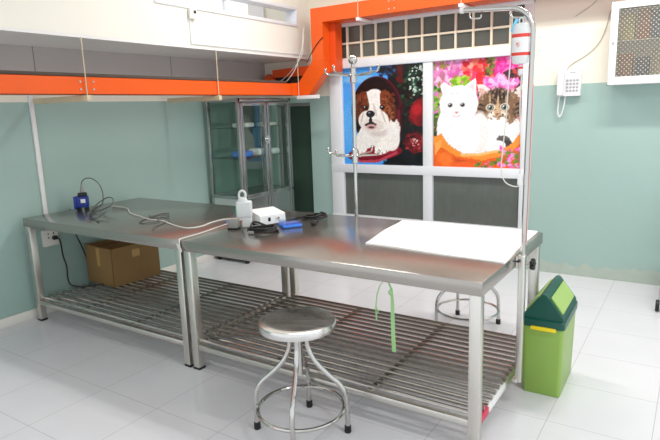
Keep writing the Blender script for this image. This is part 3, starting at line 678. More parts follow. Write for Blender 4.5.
# wall conduit, socket and the black leads on the left wall
cd = MB().span((LX, 0.205, 0.66), (LX + 0.022, 0.237, 1.70), 0.004).build('wall_conduit', 'white'); tag(cd, 'white cable conduit running down the left green wall', 'conduit')
so = MB().span((LX, 0.165, 0.535), (LX + 0.04, 0.285, 0.665), 0.005).build('wall_socket', 'offwhite'); tag(so, 'white socket box on the green wall under the left table', 'socket')
for dy in (-0.022, 0.022):
    for dz in (0.005, 0.035): MB().span((LX + 0.039, 0.225 + dy - 0.004, 0.60 + dz - 0.007), (LX + 0.0412, 0.225 + dy + 0.004, 0.60 + dz + 0.007)).build('socket_hole', 'black', so, smooth=0)
zs = 0.188
pp = [(LX + 0.065, 0.250, 0.598), (LX + 0.085, 0.262, 0.585), (LX + 0.09, 0.268, 0.53), (LX + 0.085, 0.275, 0.45), (LX + 0.10, 0.285, 0.36), (LX + 0.095, 0.285, 0.27), (LX + 0.10, 0.30, 0.205), (LX + 0.16, 0.33, zs), (LX + 0.24, 0.40, zs), (LX + 0.30, 0.52, zs), (LX + 0.27, 0.62, zs), (LX + 0.12, 0.70, zs)]
k = cable('power_cable', pp, 0.0062, 'cable', 'black lead plugged into the wall socket and hanging onto the shelf')
MB().box((LX + 0.058, 0.245, 0.60), (0.034, 0.034, 0.03), 0.006).build('plug', 'black', k)
cable('power_cable', [(LX + 0.055, 0.40, 0.80), (LX + 0.055, 0.40, 0.70), (LX + 0.05, 0.43, 0.58), (LX + 0.06, 0.47, 0.45), (LX + 0.075, 0.49, 0.33), (LX + 0.07, 0.50, 0.25), (LX + 0.08, 0.56, 0.205), (LX + 0.10, 0.66, 0.190), (LX + 0.10, 0.80, zs)], 0.0058, 'cable', 'black lead hanging between the wall and the cardboard box')

# cardboard box on the shelf
cb = thing('cardboard_box', 'worn brown cardboard box on the shelf of the left table', 'box', (-3.30, 0.67, 0.186))
Rc = Matrix.Rotation(math.radians(-4), 3, 'Z'); bc = Vector((-3.275, 0.685, 0.1855)); bw, bd, bh = 0.375, 0.44, 0.31
def cl(x, y, z): return bc + Rc @ Vector((x, y, z))
b = MB(); th = 0.006
b.box(cl(0, 0, th / 2), (bw, bd, th), 0, Rc)
for sx in (-1, 1): b.box(cl(sx * (bw / 2 - th / 2), 0, bh / 2), (th, bd, bh), 0.001, Rc)
for sy in (-1, 1): b.box(cl(0, sy * (bd / 2 - th / 2), bh / 2), (bw, th, bh), 0.001, Rc)
b.build('carton', 'card', cb)
for sx in (-1, 1):
    R2 = Rc @ Matrix.Rotation(math.radians(14) * sx, 3, 'Y')
    MB().box(cl(sx * (bw / 2 - 0.088), 0, bh + 0.003 - 0.02), (0.175, bd - 0.02, 0.004), 0.001, R2).build('flap', 'card_in', cb)
MB().box(cl(0.0, -bd / 2 - 0.0012, bh / 2 + 0.07), (0.05, 0.002, 0.15), 0, Rc).build('tape_strip', 'tape', cb)
MB().box(cl(bw / 2 + 0.0012, 0.0, bh - 0.07), (0.002, 0.07, 0.06), 0, Rc).build('tape_strip', 'tape', cb)

# green ribbon hanging from the table edge
b = MB(); ps = []
for x, z, w in ((-0.512, 0.535, 0.003), (-0.515, 0.60, 0.003), (-0.508, 0.66, 0.003), (-0.492, 0.71, 0.003), (-0.468, 0.737, 0.003), (-0.446, 0.728, 0.004), (-0.432, 0.70, 0.006), (-0.428, 0.64, 0.008), (-0.427, 0.55, 0.010), (-0.425, 0.46, 0.010), (-0.422, 0.395, 0.010)):
    ps.append((x, z, w))
vs = []; fs = []
for x, z, w in ps: vs += [(x - w, 0.028, z), (x + w, 0.028, z), (x + w, 0.031, z), (x - w, 0.031, z)]
for i in range(len(ps) - 1):
    for q in range(4): fs.append([4 * i + q, 4 * i + (q + 1) % 4, 4 * i + 4 + (q + 1) % 4, 4 * i + 4 + q])
fs += [[3, 2, 1, 0], [4 * len(ps) - 4 + q for q in range(4)]]
b.add(vs, fs); b.tube([(-0.434, 0.029, 0.70), (-0.446, 0.027, 0.685), (-0.438, 0.03, 0.67), (-0.43, 0.029, 0.675)], 0.004, 6); b.tube([(-0.513, 0.0295, 0.60), (-0.500, 0.026, 0.585), (-0.505, 0.0295, 0.57)], 0.003, 6)
tag(b.build('ribbon', 'ribbon'), 'pale green plastic ribbon looped under the front table edge', 'ribbon')

# ------------------------------------------------------------------ drip stand on the right table side
ds = thing('drip_stand', 'bent stainless drip stand clamped to the right end of the table', 'stand', (0.030, 0.52, 0.14))
DX, DY = 0.0265, 0.52
MB().span((DX - 0.016, DY - 0.016, 0.14), (DX + 0.016, DY + 0.016, 0.80), 0.005).build('lower_post', 'steel_leg', ds)
b = MB().span((0.0005, DY - 0.03, 0.142), (DX, DY + 0.03, 0.16), 0.002); b.build('foot_bracket', 'steel_leg', ds)
cl_ = MB().span((0.0005, DY - 0.035, 0.745), (0.0115, DY + 0.035, 0.795), 0.003); cl_.build('clamp_plate', 'steel', ds)
MB().tube([(-0.0, DY - 0.028, 0.772), (-0.001 + 0.018, DY - 0.028, 0.772)], 0.008, 10).build('bolt', 'black', ds)
kb = MB().tube([(DX + 0.014, DY, 0.757), (DX + 0.04, DY, 0.757)], 0.006, 10).build('clamp_screw', 'chrome', ds)
b = MB()
for q in range(5):
    a = 2 * PI * q / 5; b.ball((DX + 0.048, DY + 0.019 * math.cos(a), 0.757 + 0.019 * math.sin(a)), 0.012, 10)
b.tube([(DX + 0.038, DY, 0.757), (DX + 0.058, DY, 0.757)], 0.018, 12); b.build('knob', 'black', kb)
R = 0.11; ZT = 1.940; TX = DX + 0.012
arc = [(TX - R + R * math.cos(t), DY, ZT - R + R * math.sin(t)) for t in [PI / 2 * i / 10 for i in range(11)]]
b = MB().tube([(DX, DY, 0.795), (DX + 0.006, DY, 1.4)] + arc + [(-0.285, DY, ZT + 0.016)], 0.0118, 12); b.build('pole', 'chrome', ds)
MB().tube([(-0.283, DY, ZT + 0.016), (-0.30, DY, ZT + 0.0165)], 0.014, 12).build('end_cap', 'white', ds)
def hookpts(x): return [(x - 0.026, DY, ZT + 0.006), (x - 0.029, DY, ZT - 0.012), (x - 0.022, DY, ZT - 0.024), (x + 0.014, DY, ZT - 0.028), (x + 0.024, DY, ZT - 0.024), (x + 0.027, DY, ZT - 0.012)]
MB().tube(hookpts(-0.225), 0.0038, 8, sm=4).build('hook', 'chrome', ds)
MB().tube([(-0.062, DY, ZT - 0.004), (-0.066, DY, ZT - 0.026), (-0.055, DY, ZT - 0.040), (-0.02, DY, ZT - 0.046), (0.004, DY, ZT - 0.044), (0.014, DY, ZT - 0.034), (0.017, DY, ZT - 0.02)], 0.0045, 8, sm=4).build('hook', 'chrome', ds)
# drip bag
BYD = DY - 0.002; bxc = -0.014
bag = thing('drip_bag', 'clear drip bag with red bands hanging from the bent stand', 'drip bag', (bxc, BYD, 1.69))
b = MB()
prof = [(0.008, 1.690), (0.030, 1.693), (0.037, 1.702), (0.038, 1.75), (0.038, 1.84), (0.035, 1.860), (0.024, 1.868), (0.008, 1.871)]
b.lathe([(r, z) for r, z in prof], (0, 0, 0), 24)
for q in b.v: q.y = q.y * 0.55 + BYD; q.x += bxc
b.build('bag_body', 'clearpl', bag)
def band(z0, z1, m, name, e=0.0008, a0=-PI, a1=0.0):
    b = MB(); n = 16; vs = []; fs = []
    for i in range(n + 1):
        a = a0 + (a1 - a0) * i / n
        for r in (0.038 + e, 0.038 + e + 0.0006):
            for z in (z0, z1): vs.append((bxc + r * math.cos(a), BYD + 0.55 * r * math.sin(a), z))
    for i in range(n):
        o = 4 * i
        for p, q in ((0, 1), (1, 3), (3, 2), (2, 0)): fs.append([o + p, o + q, o + 4 + q, o + 4 + p])
    fs += [[0, 1, 3, 2], [4 * n, 4 * n + 1, 4 * n + 3, 4 * n + 2]]
    return b.add(vs, fs).build(name, m, bag)
band(1.725, 1.825, 'white', 'bag_label', 0.0003)
band(1.808, 1.823, 'red', 'red_band', 0.0012); band(1.728, 1.742, 'red', 'red_band', 0.0012)
# small red figures on the label
b = MB(); yy = BYD - 0.0222
for pts in ([(-0.018, 1.779), (-0.0135, 1.784), (-0.0135, 1.766)], [(-0.003, 1.784), (-0.009, 1.784), (-0.010, 1.777), (-0.004, 1.776), (-0.003, 1.770), (-0.009, 1.766)]):
    b.tube([(bxc + x + 0.004, yy, z) for x, z in pts], 0.0011, 6)
b.build('printed_figures', 'red', bag)
MB().tube([(bxc + 0.009 * math.cos(t), BYD, 1.880 + 0.014 * math.sin(t)) for t in [2 * PI * i / 16 for i in range(16)]], 0.003, 8, closed=True).build('hanging_loop', 'clearpl', bag)
MB().box((bxc - 0.028, BYD - 0.008, 1.862), (0.014, 0.004, 0.060), 0.002, Matrix.Rotation(math.radians(24), 3, 'Y')).build('tag', 'cyan', bag)
ivx = -0.012
iv = thing('infusion_line', 'clear infusion line looping down from the drip bag beside the pole', 'tube', (ivx, BYD, 1.14))
MB().lathe([(0.003, 0), (0.010, 0.006), (0.011, 0.040), (0.007, 0.046)], (ivx, BYD, 1.640), 14).build('drip_chamber', 'clearpl', iv)
MB().lathe([(0.0125, 0.030), (0.0125, 0.040)], (ivx, BYD, 1.640), 14).build('red_cap', 'red', iv)
b = MB().tube([(-0.006, BYD, 1.640), (-0.004, DY - 0.016, 1.50), (0.004, DY - 0.018, 1.36), (0.006, DY - 0.018, 1.25), (0.006, DY - 0.018, 1.16), (0.002, DY - 0.018, 1.135), (-0.03, DY - 0.018, 1.134), (-0.065, DY - 0.018, 1.155), (-0.082, DY - 0.018, 1.21), (-0.078, DY - 0.018, 1.30), (-0.066, DY - 0.018, 1.45), (-0.060, DY - 0.016, 1.60), (-0.056, BYD, 1.75), (-0.054, BYD, 1.88), (-0.057, DY - 0.012, 1.906)], 0.0028, 8, sm=6); b.build('hose', 'wcable', iv)
MB().box((0.006, DY - 0.020, 1.165), (0.020, 0.014, 0.050), 0.003).build('roller_clamp', 'white', iv)
cable('pink_string', [(DX + 0.0215, DY + 0.003, 1.60), (DX + 0.0205, DY + 0.004, 1.40), (DX + 0.0175, DY + 0.004, 1.10), (DX + 0.0145, DY + 0.004, 0.85)], 0.0028, mat('pale_pink_cord', rgb(226, 178, 170), 0.5, var=0.05), 'thin pink string running down the bent drip stand', sm=2, cat='string')

# coat-hook style drip pole at the back edge
PX, PY = -1.228, 1.075
hp = thing('hook_pole', 'upright stainless pole with ball top and two tiers of hooks behind the table', 'stand', (PX, PY, 0.70))
MB().tube([(PX, PY, 0.70), (PX, PY, 1.80)], 0.0125, 14).build('pole', 'chrome', hp)
MB().ball((PX, PY, 1.828), 0.030, 20).build('ball_finial', 'chrome', hp)
MB().span((PX - 0.022, TD + 0.0005, 0.742), (PX + 0.022, PY + 0.01, 0.79), 0.004).build('clamp', 'steel', hp)
for zz in (1.735, 1.212):
    MB().lathe([(0.014, -0.055), (0.021, -0.05), (0.021, 0.04), (0.014, 0.045)], (PX, PY, zz), 18).build('collar', 'chrome', hp)
    for a in (math.radians(184), math.radians(-8), math.radians(85), math.radians(-95)):
        c, q = math.cos(a), math.sin(a)
        pr = [(0.018, 0.012), (0.03, -0.006), (0.07, 0.000), (0.15, 0.006), (0.190, 0.010), (0.203, 0.022), (0.206, 0.040)]
        h = MB().tube([(PX + r * c, PY + r * q, zz + z) for r, z in pr], 0.0062, 10, sm=4).build('hook', 'chrome', hp)
        MB().ball((PX + 0.206 * c, PY + 0.206 * q, zz + 0.042), 0.0095, 10).build('tip', 'chrome', h)

# ------------------------------------------------------------------ green swing-lid bin
bn = thing('swing_bin', 'lime green plastic bin with a dark green swing lid beside the table', 'bin', (0.085, 0.90, 0))
Rn = Matrix.Rotation(math.radians(1), 3, 'Z'); nc = Vector((0.092, 0.885, 0))
def nl(x, y, z): return nc + Rn @ Vector((x, y, z))
def frustum(levels, seg=4, rad=0.02):
    b = MB(); vs = []; fs = []; n = 0
    for hx, hy, z in levels:
        ring = []
        for (sx, sy, a0) in ((1, 1, 0), (-1, 1, 90), (-1, -1, 180), (1, -1, 270)):
            for i in range(seg + 1):
                a = math.radians(a0 + 90 * i / seg); ring.append(nl(sx * (hx - rad) + rad * math.cos(a), sy * (hy - rad) + rad * math.sin(a), z))
        n = len(ring); vs += ring
    for i in range(len(levels) - 1):
        for k in range(n): fs.append([i * n + k, i * n + (k + 1) % n, (i + 1) * n + (k + 1) % n, (i + 1) * n + k])
    fs += [list(range(n - 1, -1, -1)), [(len(levels) - 1) * n + k for k in range(n)]]
    return b.add(vs, fs)
frustum([(0.092, 0.178, 0.0), (0.095, 0.182, 0.006), (0.102, 0.195, 0.395)]).build('bin_body', 'lime', bn)
frustum([(0.103, 0.199, 0.378), (0.108, 0.204, 0.381), (0.108, 0.204, 0.418), (0.102, 0.196, 0.424)]).build('lid_rim', 'green', bn)
hw, hd, zr0, zr1 = 0.101, 0.192, 0.420, 0.556
gab = [(-hw, zr0), (-hw + 0.004, zr0 + 0.02), (-0.026, zr1 - 0.022), (-0.012, zr1 - 0.004), (0, zr1), (0.012, zr1 - 0.004), (0.026, zr1 - 0.022), (hw - 0.004, zr0 + 0.02), (hw, zr0)]
lid = MB().prism([nl(x, -hd, z) for x, z in gab], Rn @ Vector((0, 2 * hd, 0))).build('swing_lid', 'green', bn)
for s in (-1, 1):
    a = Vector((s * 0.030, 0, zr1 - 0.022)); e = Vector((s * (hw - 0.012), 0, zr0 + 0.034)); nrm = Vector((s * (zr1 - zr0 - 0.05), 0, hw - 0.03)).normalized() * 0.007
    poly = [nl(a.x, -hd + 0.028, a.z), nl(e.x, -hd + 0.028, e.z), nl(e.x, hd - 0.028, e.z), nl(a.x, hd - 0.028, a.z)]
    MB().prism([p - Rn @ (nrm * 0.3) for p in poly], Rn @ nrm).build('flap', 'flap', bn)
MB().box(nl(0.005, -0.205, 0.376), (0.125, 0.016, 0.020), 0.005, Rn).build('handle_clip', 'yellow', bn)

# ------------------------------------------------------------------ glass-fronted cabinet in the corner
cx0, cx1, cy0, cy1, cz = -3.50, -3.06, 1.975, 2.82, 1.655
gc = thing('glass_cabinet', 'stainless cabinet with glass doors standing in the corner', 'cabinet', ((cx0 + cx1) / 2, (cy0 + cy1) / 2, 0))
b = MB(); t = 0.032
for x in (cx0, cx1 - t):
    for y in (cy0, cy1 - t): b.span((x, y, 0.045), (x + t, y + t, cz), 0.004)
for z in (0.045, 0.66, cz - 0.035):
    for y in (cy0, cy1 - t): b.span((cx0, y + 0.002, z), (cx1, y + t - 0.002, z + 0.033), 0.003)
    for x in (cx0, cx1 - t): b.span((x + 0.002, cy0, z), (x + t - 0.002, cy1, z + 0.033), 0.003)
b.span((cx0 + 0.004, cy0 + 0.004, cz - 0.012), (cx1 - 0.004, cy1 - 0.004, cz - 0.002))
b.span((cx0 + 0.004, cy0 + 0.004, 0.672), (cx1 - 0.02, cy1 - 0.004, 0.684)); b.span((cx0 + 0.004, cy0 + 0.004, 0.05), (cx1 - 0.02, cy1 - 0.004, 0.062))
b.build('frame', 'steel_cab', gc)
MB().span((cx0 + 0.006, cy0 + 0.03, 0.69), (cx0 + 0.012, cy1 - 0.03, cz - 0.035)).build('back_panel', 'glass', gc, smooth=0)
MB().span((cx0 + 0.03, cy0 + 0.010, 0.69), (cx1 - 0.03, cy0 + 0.015, cz - 0.035)).build('side_glass', 'glass', gc, smooth=0)
MB().span((cx0 + 0.03, cy0 + 0.008, 0.075), (cx1 - 0.03, cy0 + 0.018, 0.665)).build('side_panel', mat('pale_sheet_steel', rgb(214, 216, 216), 0.45, 0.6, var=0.03), gc, smooth=0)
for z in (1.06, 1.36): MB().span((cx0 + 0.015, cy0 + 0.03, z), (cx1 - 0.04, cy1 - 0.03, z + 0.007)).build('glass_shelf', 'glass', gc, smooth=0)
ym = (cy0 + cy1) / 2 + 0.01
for y0, y1, hs in ((cy0 + 0.034, ym - 0.003, 1), (ym + 0.003, cy1 - 0.034, -1)):
    d = MB(); w = 0.036; zb, ztp = 0.085, cz - 0.04
    d.span((cx1 - 0.030, y0, zb), (cx1 + 0.004, y0 + w, ztp), 0.004); d.span((cx1 - 0.030, y1 - w, zb), (cx1 + 0.004, y1, ztp), 0.004)
    for za, zc in ((zb, zb + w), (0.655, 0.70), (ztp - w, ztp)): d.span((cx1 - 0.029, y0, za), (cx1 + 0.003, y1, zc), 0.003)
    d.span((cx1 - 0.020, y0 + 0.02, zb + 0.02), (cx1 - 0.006, y1 - 0.02, 0.67))
    dd = d.build('door', 'steel_cab', gc)
    MB().span((cx1 - 0.016, y0 + 0.02, 0.69), (cx1 - 0.011, y1 - 0.02, ztp - 0.02)).build('door_glass', 'glass', dd, smooth=0)
    if hs > 0:
        MB().tube([(cx1 + 0.004, y1 - 0.018, 1.235), (cx1 + 0.014, y1 - 0.018, 1.235)], 0.042, 24).build('round_lock', 'steel', dd)
        MB().tube([(cx1 + 0.014, y1 - 0.018, 1.235), (cx1 + 0.030, y1 - 0.018, 1.235)], 0.017, 16).build('knob', 'chrome', dd)
for x in (cx0 + 0.03, cx1 - 0.03):
    for y in (cy0 + 0.03, cy1 - 0.03): MB().lathe([(0.022, 0), (0.024, 0.01), (0.018, 0.046)], (x, y, 0), 12).build('foot', 'black', gc)
for x, y, z, sx, sy, sz, m, lab in ((-3.24, 2.20, 1.067, 0.18, 0.16, 0.06, 'blue2', 'blue packet lying on the lower glass shelf of the cabinet'),
                                    (-3.22, 2.42, 1.067, 0.15, 0.14, 0.075, 'white', 'white packet beside the blue one on the lower glass shelf'),
                                    (-3.22, 2.63, 1.067, 0.16, 0.16, 0.06, 'clearpl', 'cloudy plastic packet at the back of the lower glass shelf'),
                                    (-3.24, 2.24, 1.367, 0.17, 0.18, 0.045, 'white', 'flat white packet on the upper glass shelf of the cabinet'),
                                    (-3.24, 2.62, 1.367, 0.16, 0.18, 0.04, 'offwhite', 'flat ivory packet at the back of the upper glass shelf')):
    tag(MB().box((x, y, z + sz / 2 + 0.0005), (sx, sy, sz), min(0.02, sz * 0.4), Matrix.Rotation(0.2, 3, 'Z'), 3).build('supply_packet', m), lab, 'packet', 'packets in the glass cabinet')

# ------------------------------------------------------------------ orange trunking
DXo = -2.87; z0, z1 = 1.673, 1.795
og = thing('cable_trunking', 'orange steel cable trunking running along the wall and over the window', 'trunking', (-2.8, 1.2, 1.66))
dw = 0.13
b = MB()     # left run: an open trough
ya, yb = -3.1, 2.60
for (xa, xb, za, zb) in ((DXo - 0.004, DXo, z0, z1), (DXo - dw, DXo - dw + 0.004, z0, z1), (DXo - dw, DXo, z0, z0 + 0.004), (DXo - 0.02, DXo, z1 - 0.004, z1)):
    b.span((xa, ya, za), (xb, yb, zb))
lr = b.build('wall_run', 'orange', og, smooth=0)
MB().span((DXo - dw + 0.005, ya, z0 + 0.005), (DXo - 0.06, yb, z1 + 0.026)).build('dust_shade_filling', 'dirt', lr, smooth=0)
b = MB()
for y in (0.20, 0.30):
    for z in (z0 + 0.035, z1 - 0.035): b.tube([(DXo - 0.001, y, z), (DXo + 0.005, y, z)], 0.008, 10)
b.build('bolts', 'steel', lr)
MB().span((DXo - 0.001, 0.248, z0 + 0.003), (DXo + 0.0015, 0.252, z1 - 0.003)).build('joint_seam', 'dirt', lr, smooth=0)
# elbow rising to the post (a plate with depth, in the plane of the window wall)
YP = 2.72
b = MB().prism([(DXo - 0.002, YP, z0), (-2.745, YP, z0), (-2.5465, YP, 1.885), (-2.5465, YP, 2.009), (-2.6835, YP, 2.009), (DXo - 0.002, YP, z1)], (0, 0.12, 0)); b.build('elbow', 'orange', og, smooth=0)
b = MB().prism([(DXo, 2.595, z0), (DXo, 2.595, z1), (DXo - 0.0, YP + 0.1, z1 + 0.01), (DXo, YP + 0.1, z0)], (-0.13, 0, 0)); b.build('corner_piece', 'orange', og, smooth=0)
b = MB()
b.span((-2.685, YP, 2.01), (-2.545, YP + 0.12, 2.3745))
b.build('post', 'orange', og, smooth=0)
MB().span((-2.600, 2.845, 1.90), (-2.475, 2.972, 2.372)).build('rear_channel', 'orange_in', og, smooth=0)
zb0, zb1 = 2.375, 2.515
b = MB(); xe = 1.2
b.span((-2.685, YP, zb0), (xe, YP + 0.24, zb1))
tr = b.build('window_run', 'orange', og, smooth=0)
b = MB()
for x in (-1.80, -1.745):
    for z in (zb0 + 0.035, zb1 - 0.035): b.tube([(x, YP - 0.004, z), (x, YP + 0.002, z)], 0.008, 10)
for i in range(14): b.tube([(-2.2 + 0.17 * i, YP + 0.10, zb0 + 0.001), (-2.2 + 0.17 * i, YP + 0.10, zb0 - 0.004)], 0.007, 8)
b.build('bolts', 'steel', tr)
# short trunking behind the corner, against the window wall
b = MB().prism([(-3.53, 2.90, 1.80), (-3.44, 2.90, 1.93), (-3.33, 2.90, 1.86), (-3.33, 2.90, 1.80)], (0, 0.10, 0))
b.prism([(-3.36, 2.91, 1.885), (-3.36, 2.91, 1.965), (-2.80, 2.91, 1.985), (-2.76, 2.91, 1.885)], (0, 0.09, 0))
tsb = tag(b.build('trunking_stub', 'orange_in', smooth=0), 'short orange trunking piece with a slanted end behind the elbow', 'trunking')
MB().span((-3.329, 2.93, 1.80), (-2.76, 2.995, 1.884)).build('dust_shade_filling', mat('duct_inside_shade', rgb(46, 32, 26), 0.8, var=0.2), tsb, smooth=0)  # dark brown box: shade and dirt below the stub, painted as one colour
# hangers: rod with a pale bar
def hanger(x, y, ztop, zbar, bar, label, m='board'):
    T = thing('trunking_hanger', label, 'hanger', (x, y, zbar), 'hangers under the orange trunking')
    MB().tube([(x, y, zbar), (x, y, ztop)], 0.004, 8).build('rod', 'board', T)
    MB().span(*bar, 0.003).build('bar', m, T)
    return T
hx = DXo + 0.016
hanger(hx, 0.235, LZ - 0.022, z0 - 0.045, ((-3.50, 0.218, z0 - 0.045), (hx + 0.02, 0.252, z0 - 0.004)), 'thin hanger rod and pale bar under the trunking, nearest the conduit')
hanger(hx, 1.515, LZ - 0.022, z0 - 0.045, ((-3.50, 1.498, z0 - 0.045), (hx + 0.02, 1.532, z0 - 0.004)), 'thin hanger rod and pale bar under the trunking, just before the glass cabinet')
hanger(hx, 2.70, LZ - 0.022, z0 - 0.04, ((hx - 0.02, 2.683, z0 - 0.04), (-2.60, 2.715, z0 - 0.004)), 'thin hanger rod and white bar under the trunking at its elbow', 'white')
hanger(-2.125, YP - 0.012, 3.25, zb0 - 0.035, ((-2.140, YP - 0.03, zb0 - 0.035), (-2.110, BY - 0.002, zb0 - 0.006)), 'hanger rod and white bar under the trunking above the puppy poster', 'white')
hanger(-1.105, YP - 0.012, 3.25, zb0 - 0.035, ((-1.125, YP - 0.03, zb0 - 0.035), (-1.085, BY - 0.002, zb0 - 0.006)), 'hanger rod and white bar under the trunking above the kitten poster', 'white')
# cables at the corner
cable('white_cable', [(-3.25, 2.80, 1.80), (-3.10, 2.78, 1.86), (-2.95, 2.72, 1.93), (-2.83, 2.69, 2.02), (-2.775, 2.69, 2.10), (-2.775, 2.69, 2.20), (-2.755, 2.70, 2.34)], 0.0045, 'wcable', 'white cable rising from the trunking to the parapet, upper of the two')
cable('white_cable', [(-3.02, 2.66, 1.79), (-2.93, 2.66, 1.86), (-2.85, 2.66, 1.95), (-2.795, 2.66, 2.06), (-2.76, 2.67, 2.16), (-2.745, 2.68, 2.26)], 0.0045, 'wcable', 'white cable rising beside the orange elbow, lower of the two')
cable('black_cable', [(-2.74, YP - 0.008, 2.00), (-2.68, YP - 0.008, 2.09), (-2.60, YP - 0.008, 2.18), (-2.535, YP - 0.006, 2.23)], 0.004, 'cable', 'black cable lying diagonally across the orange post')
# conduit and switch on the parapet
cp = MB().span((LF, 1.272, LZ + 0.02), (LF + 0.010, 1.288, 2.60), 0.002); cp.span((LF, 1.272, LZ + 0.012), (LF + 0.010, 2.93, LZ + 0.028), 0.002)
tag(cp.build('wall_conduit', 'white'), 'thin white conduit along the lower edge of the cream parapet', 'conduit')
sw = MB().span((LF + 0.0105, 1.262, 2.285), (LF + 0.035, 1.335, 2.365), 0.004).build('wall_switch', 'offwhite'); tag(sw, 'small switch box with a dark window on the cream parapet', 'switch')
MB().span((LF + 0.0345, 1.300, 2.328), (LF + 0.037, 1.326, 2.352)).build('dark_window', 'black', sw, smooth=0)

M_line = mat('beige_phone_line', rgb(176, 170, 154), 0.5, var=0.04)
# ------------------------------------------------------------------ wall phone
ph = thing('wall_phone', 'white wall telephone with keypad where cream and green paint meet', 'phone', (-0.24, BY, 1.56))
x0, x1 = -0.345, -0.165
MB().prism([(x0, BY, 1.560), (x0, BY - 0.055, 1.563), (x0, BY - 0.035, 1.775), (x0, BY, 1.775)], (x1 - x0, 0, 0)).build('body', 'phone', ph)
b = MB().box((x0 + 0.027, BY - 0.075, 1.668), (0.050, 0.030, 0.205), 0.010, Matrix.Rotation(math.radians(-5), 3, 'X'), 3)
b.box((x0 + 0.027, BY - 0.058, 1.745), (0.052, 0.036, 0.055), 0.010); b.box((x0 + 0.027, BY - 0.066, 1.592), (0.052, 0.036, 0.055), 0.010)
hs = b.build('handset', 'phone', ph)
b = MB()
for r in range(4):
    for c in range(4):
        z = 1.690 - 0.028 * r; b.box((-0.268 + 0.026 * c, BY - 0.048 - 0.0025 * (r - 1), z), (0.017, 0.008, 0.016), 0.002)
b.build('keypad', 'key', ph)
MB().box((-0.23, BY - 0.037, 1.752), (0.045, 0.004, 0.008), 0.001).build('badge', 'key', ph)
hc = MB().tube([(x0 + 0.02, BY - 0.06, 1.566), (x0 + 0.012, BY - 0.045, 1.50), (x0 + 0.008, BY - 0.035, 1.43), (x0 + 0.022, BY - 0.03, 1.392), (x0 + 0.040, BY - 0.03, 1.42), (x0 + 0.055, BY - 0.03, 1.49), (x0 + 0.062, BY - 0.03, 1.562)], 0.006, 8, sm=6).build('cord', 'phone', ph)
cable('phone_line', [(-0.285, BY - 0.006, 1.775), (-0.25, BY - 0.006, 1.82), (-0.12, BY - 0.006, 1.90), (-0.04, BY - 0.006, 1.99), (0.005, BY - 0.006, 2.12), (0.02, BY - 0.006, 2.2), (0.06, BY - 0.006, 2.24)], 0.0030, M_line, 'thin line curving from the telephone up to the wall cabinet')
cable('phone_line', [(-0.24, BY - 0.005, 2.20), (-0.17, BY - 0.005, 2.24), (-0.10, BY - 0.005, 2.29), (-0.04, BY - 0.005, 2.36)], 0.0028, M_line, 'short thin wire on the cream wall above the telephone')

# ------------------------------------------------------------------ white wall cabinet with patterned glass
wx0, wx1, wy, wz0, wz1 = 0.058, 1.05, 2.78, 1.632, 2.245
wc = thing('wall_cabinet', 'white wall cabinet with a patterned glass door above the green paint', 'cabinet', ((wx0 + wx1) / 2, BY, wz0))
b = MB(); t = 0.012
for a, c in (((wx0, wy + 0.02, wz0), (wx1, BY, wz0 + t)), ((wx0, wy + 0.02, wz1 - t), (wx1, BY, wz1)), ((wx0, wy + 0.02, wz0 + 0.0005), (wx0 + t, BY, wz1 - 0.0005)), ((wx1 - t, wy + 0.02, wz0 + 0.0005), (wx1, BY, wz1 - 0.0005)), ((wx0 + 0.001, BY - 0.012, wz0 + 0.001), (wx1 - 0.001, BY - 0.0005, wz1 - 0.001))):
    b.span(a, c)
b.build('carcass', 'white', wc)
b = MB(); fw = 0.052
for a, c in (((wx0, wz0), (wx0 + fw, wz1)), ((wx1 - fw, wz0), (wx1, wz1)), ((wx0 + fw, wz0), (wx1 - fw, wz0 + fw + 0.008)), ((wx0 + fw, wz1 - fw), (wx1 - fw, wz1))):
    b.span((a[0], wy, a[1]), (c[0], wy + 0.022, c[1]), 0.003)
dr = b.build('door', 'white', wc)
MB().span((wx0 + fw - 0.005, wy + 0.008, wz0 + fw), (wx1 - fw + 0.005, wy + 0.013, wz1 - fw + 0.005)).build('door_glass', 'rolled', dr, smooth=0)
MB().tube([(wx0 + 0.026, wy, 1.945), (wx0 + 0.026, wy - 0.012, 1.945)], 0.010, 12).build('lock', 'steel', dr)
b = MB().span((wx0 - 0.006, wy + 0.004, wz1 - 0.012), (wx0 + 0.02, wy + 0.03, wz1 + 0.008), 0.002); b.span((wx0 - 0.008, wy + 0.004, wz0 - 0.006), (wx0 + 0.016, wy + 0.03, wz0 + 0.010), 0.002); b.build('hinge', 'grey', wc)
MB().span((wx0 + 0.02, wy + 0.05, 1.955), (wx1 - 0.02, BY - 0.015, 1.963)).build('shelf', 'white', wc)
for i, (x, w, h, m, z, lab) in enumerate(((0.165, 0.10, 0.20, 'books_c', 1.964, 'pale yellow file behind the patterned glass, top shelf left end'), (0.275, 0.085, 0.23, 'books_a', 1.964, 'orange file behind the patterned glass, top shelf'),
        (0.375, 0.10, 0.21, 'books_b', 1.964, 'blue file behind the patterned glass, top shelf'), (0.50, 0.12, 0.22, 'books_c', 1.964, 'pale yellow file on the top shelf, right of the blue one'),
        (0.16, 0.11, 0.22, 'books_a', 1.645, 'orange file behind the patterned glass, bottom left'), (0.28, 0.09, 0.19, 'books_b', 1.645, 'blue file behind the patterned glass, bottom shelf'), (0.42, 0.16, 0.24, 'back', 1.645, 'grey-beige file behind the patterned glass, bottom shelf'))):
    tag(MB().span((x - w / 2, wy + 0.10, z), (x + w / 2, BY - 0.02, z + h), 0.003).build('document_file', m), lab, 'file', 'files in the wall cabinet')

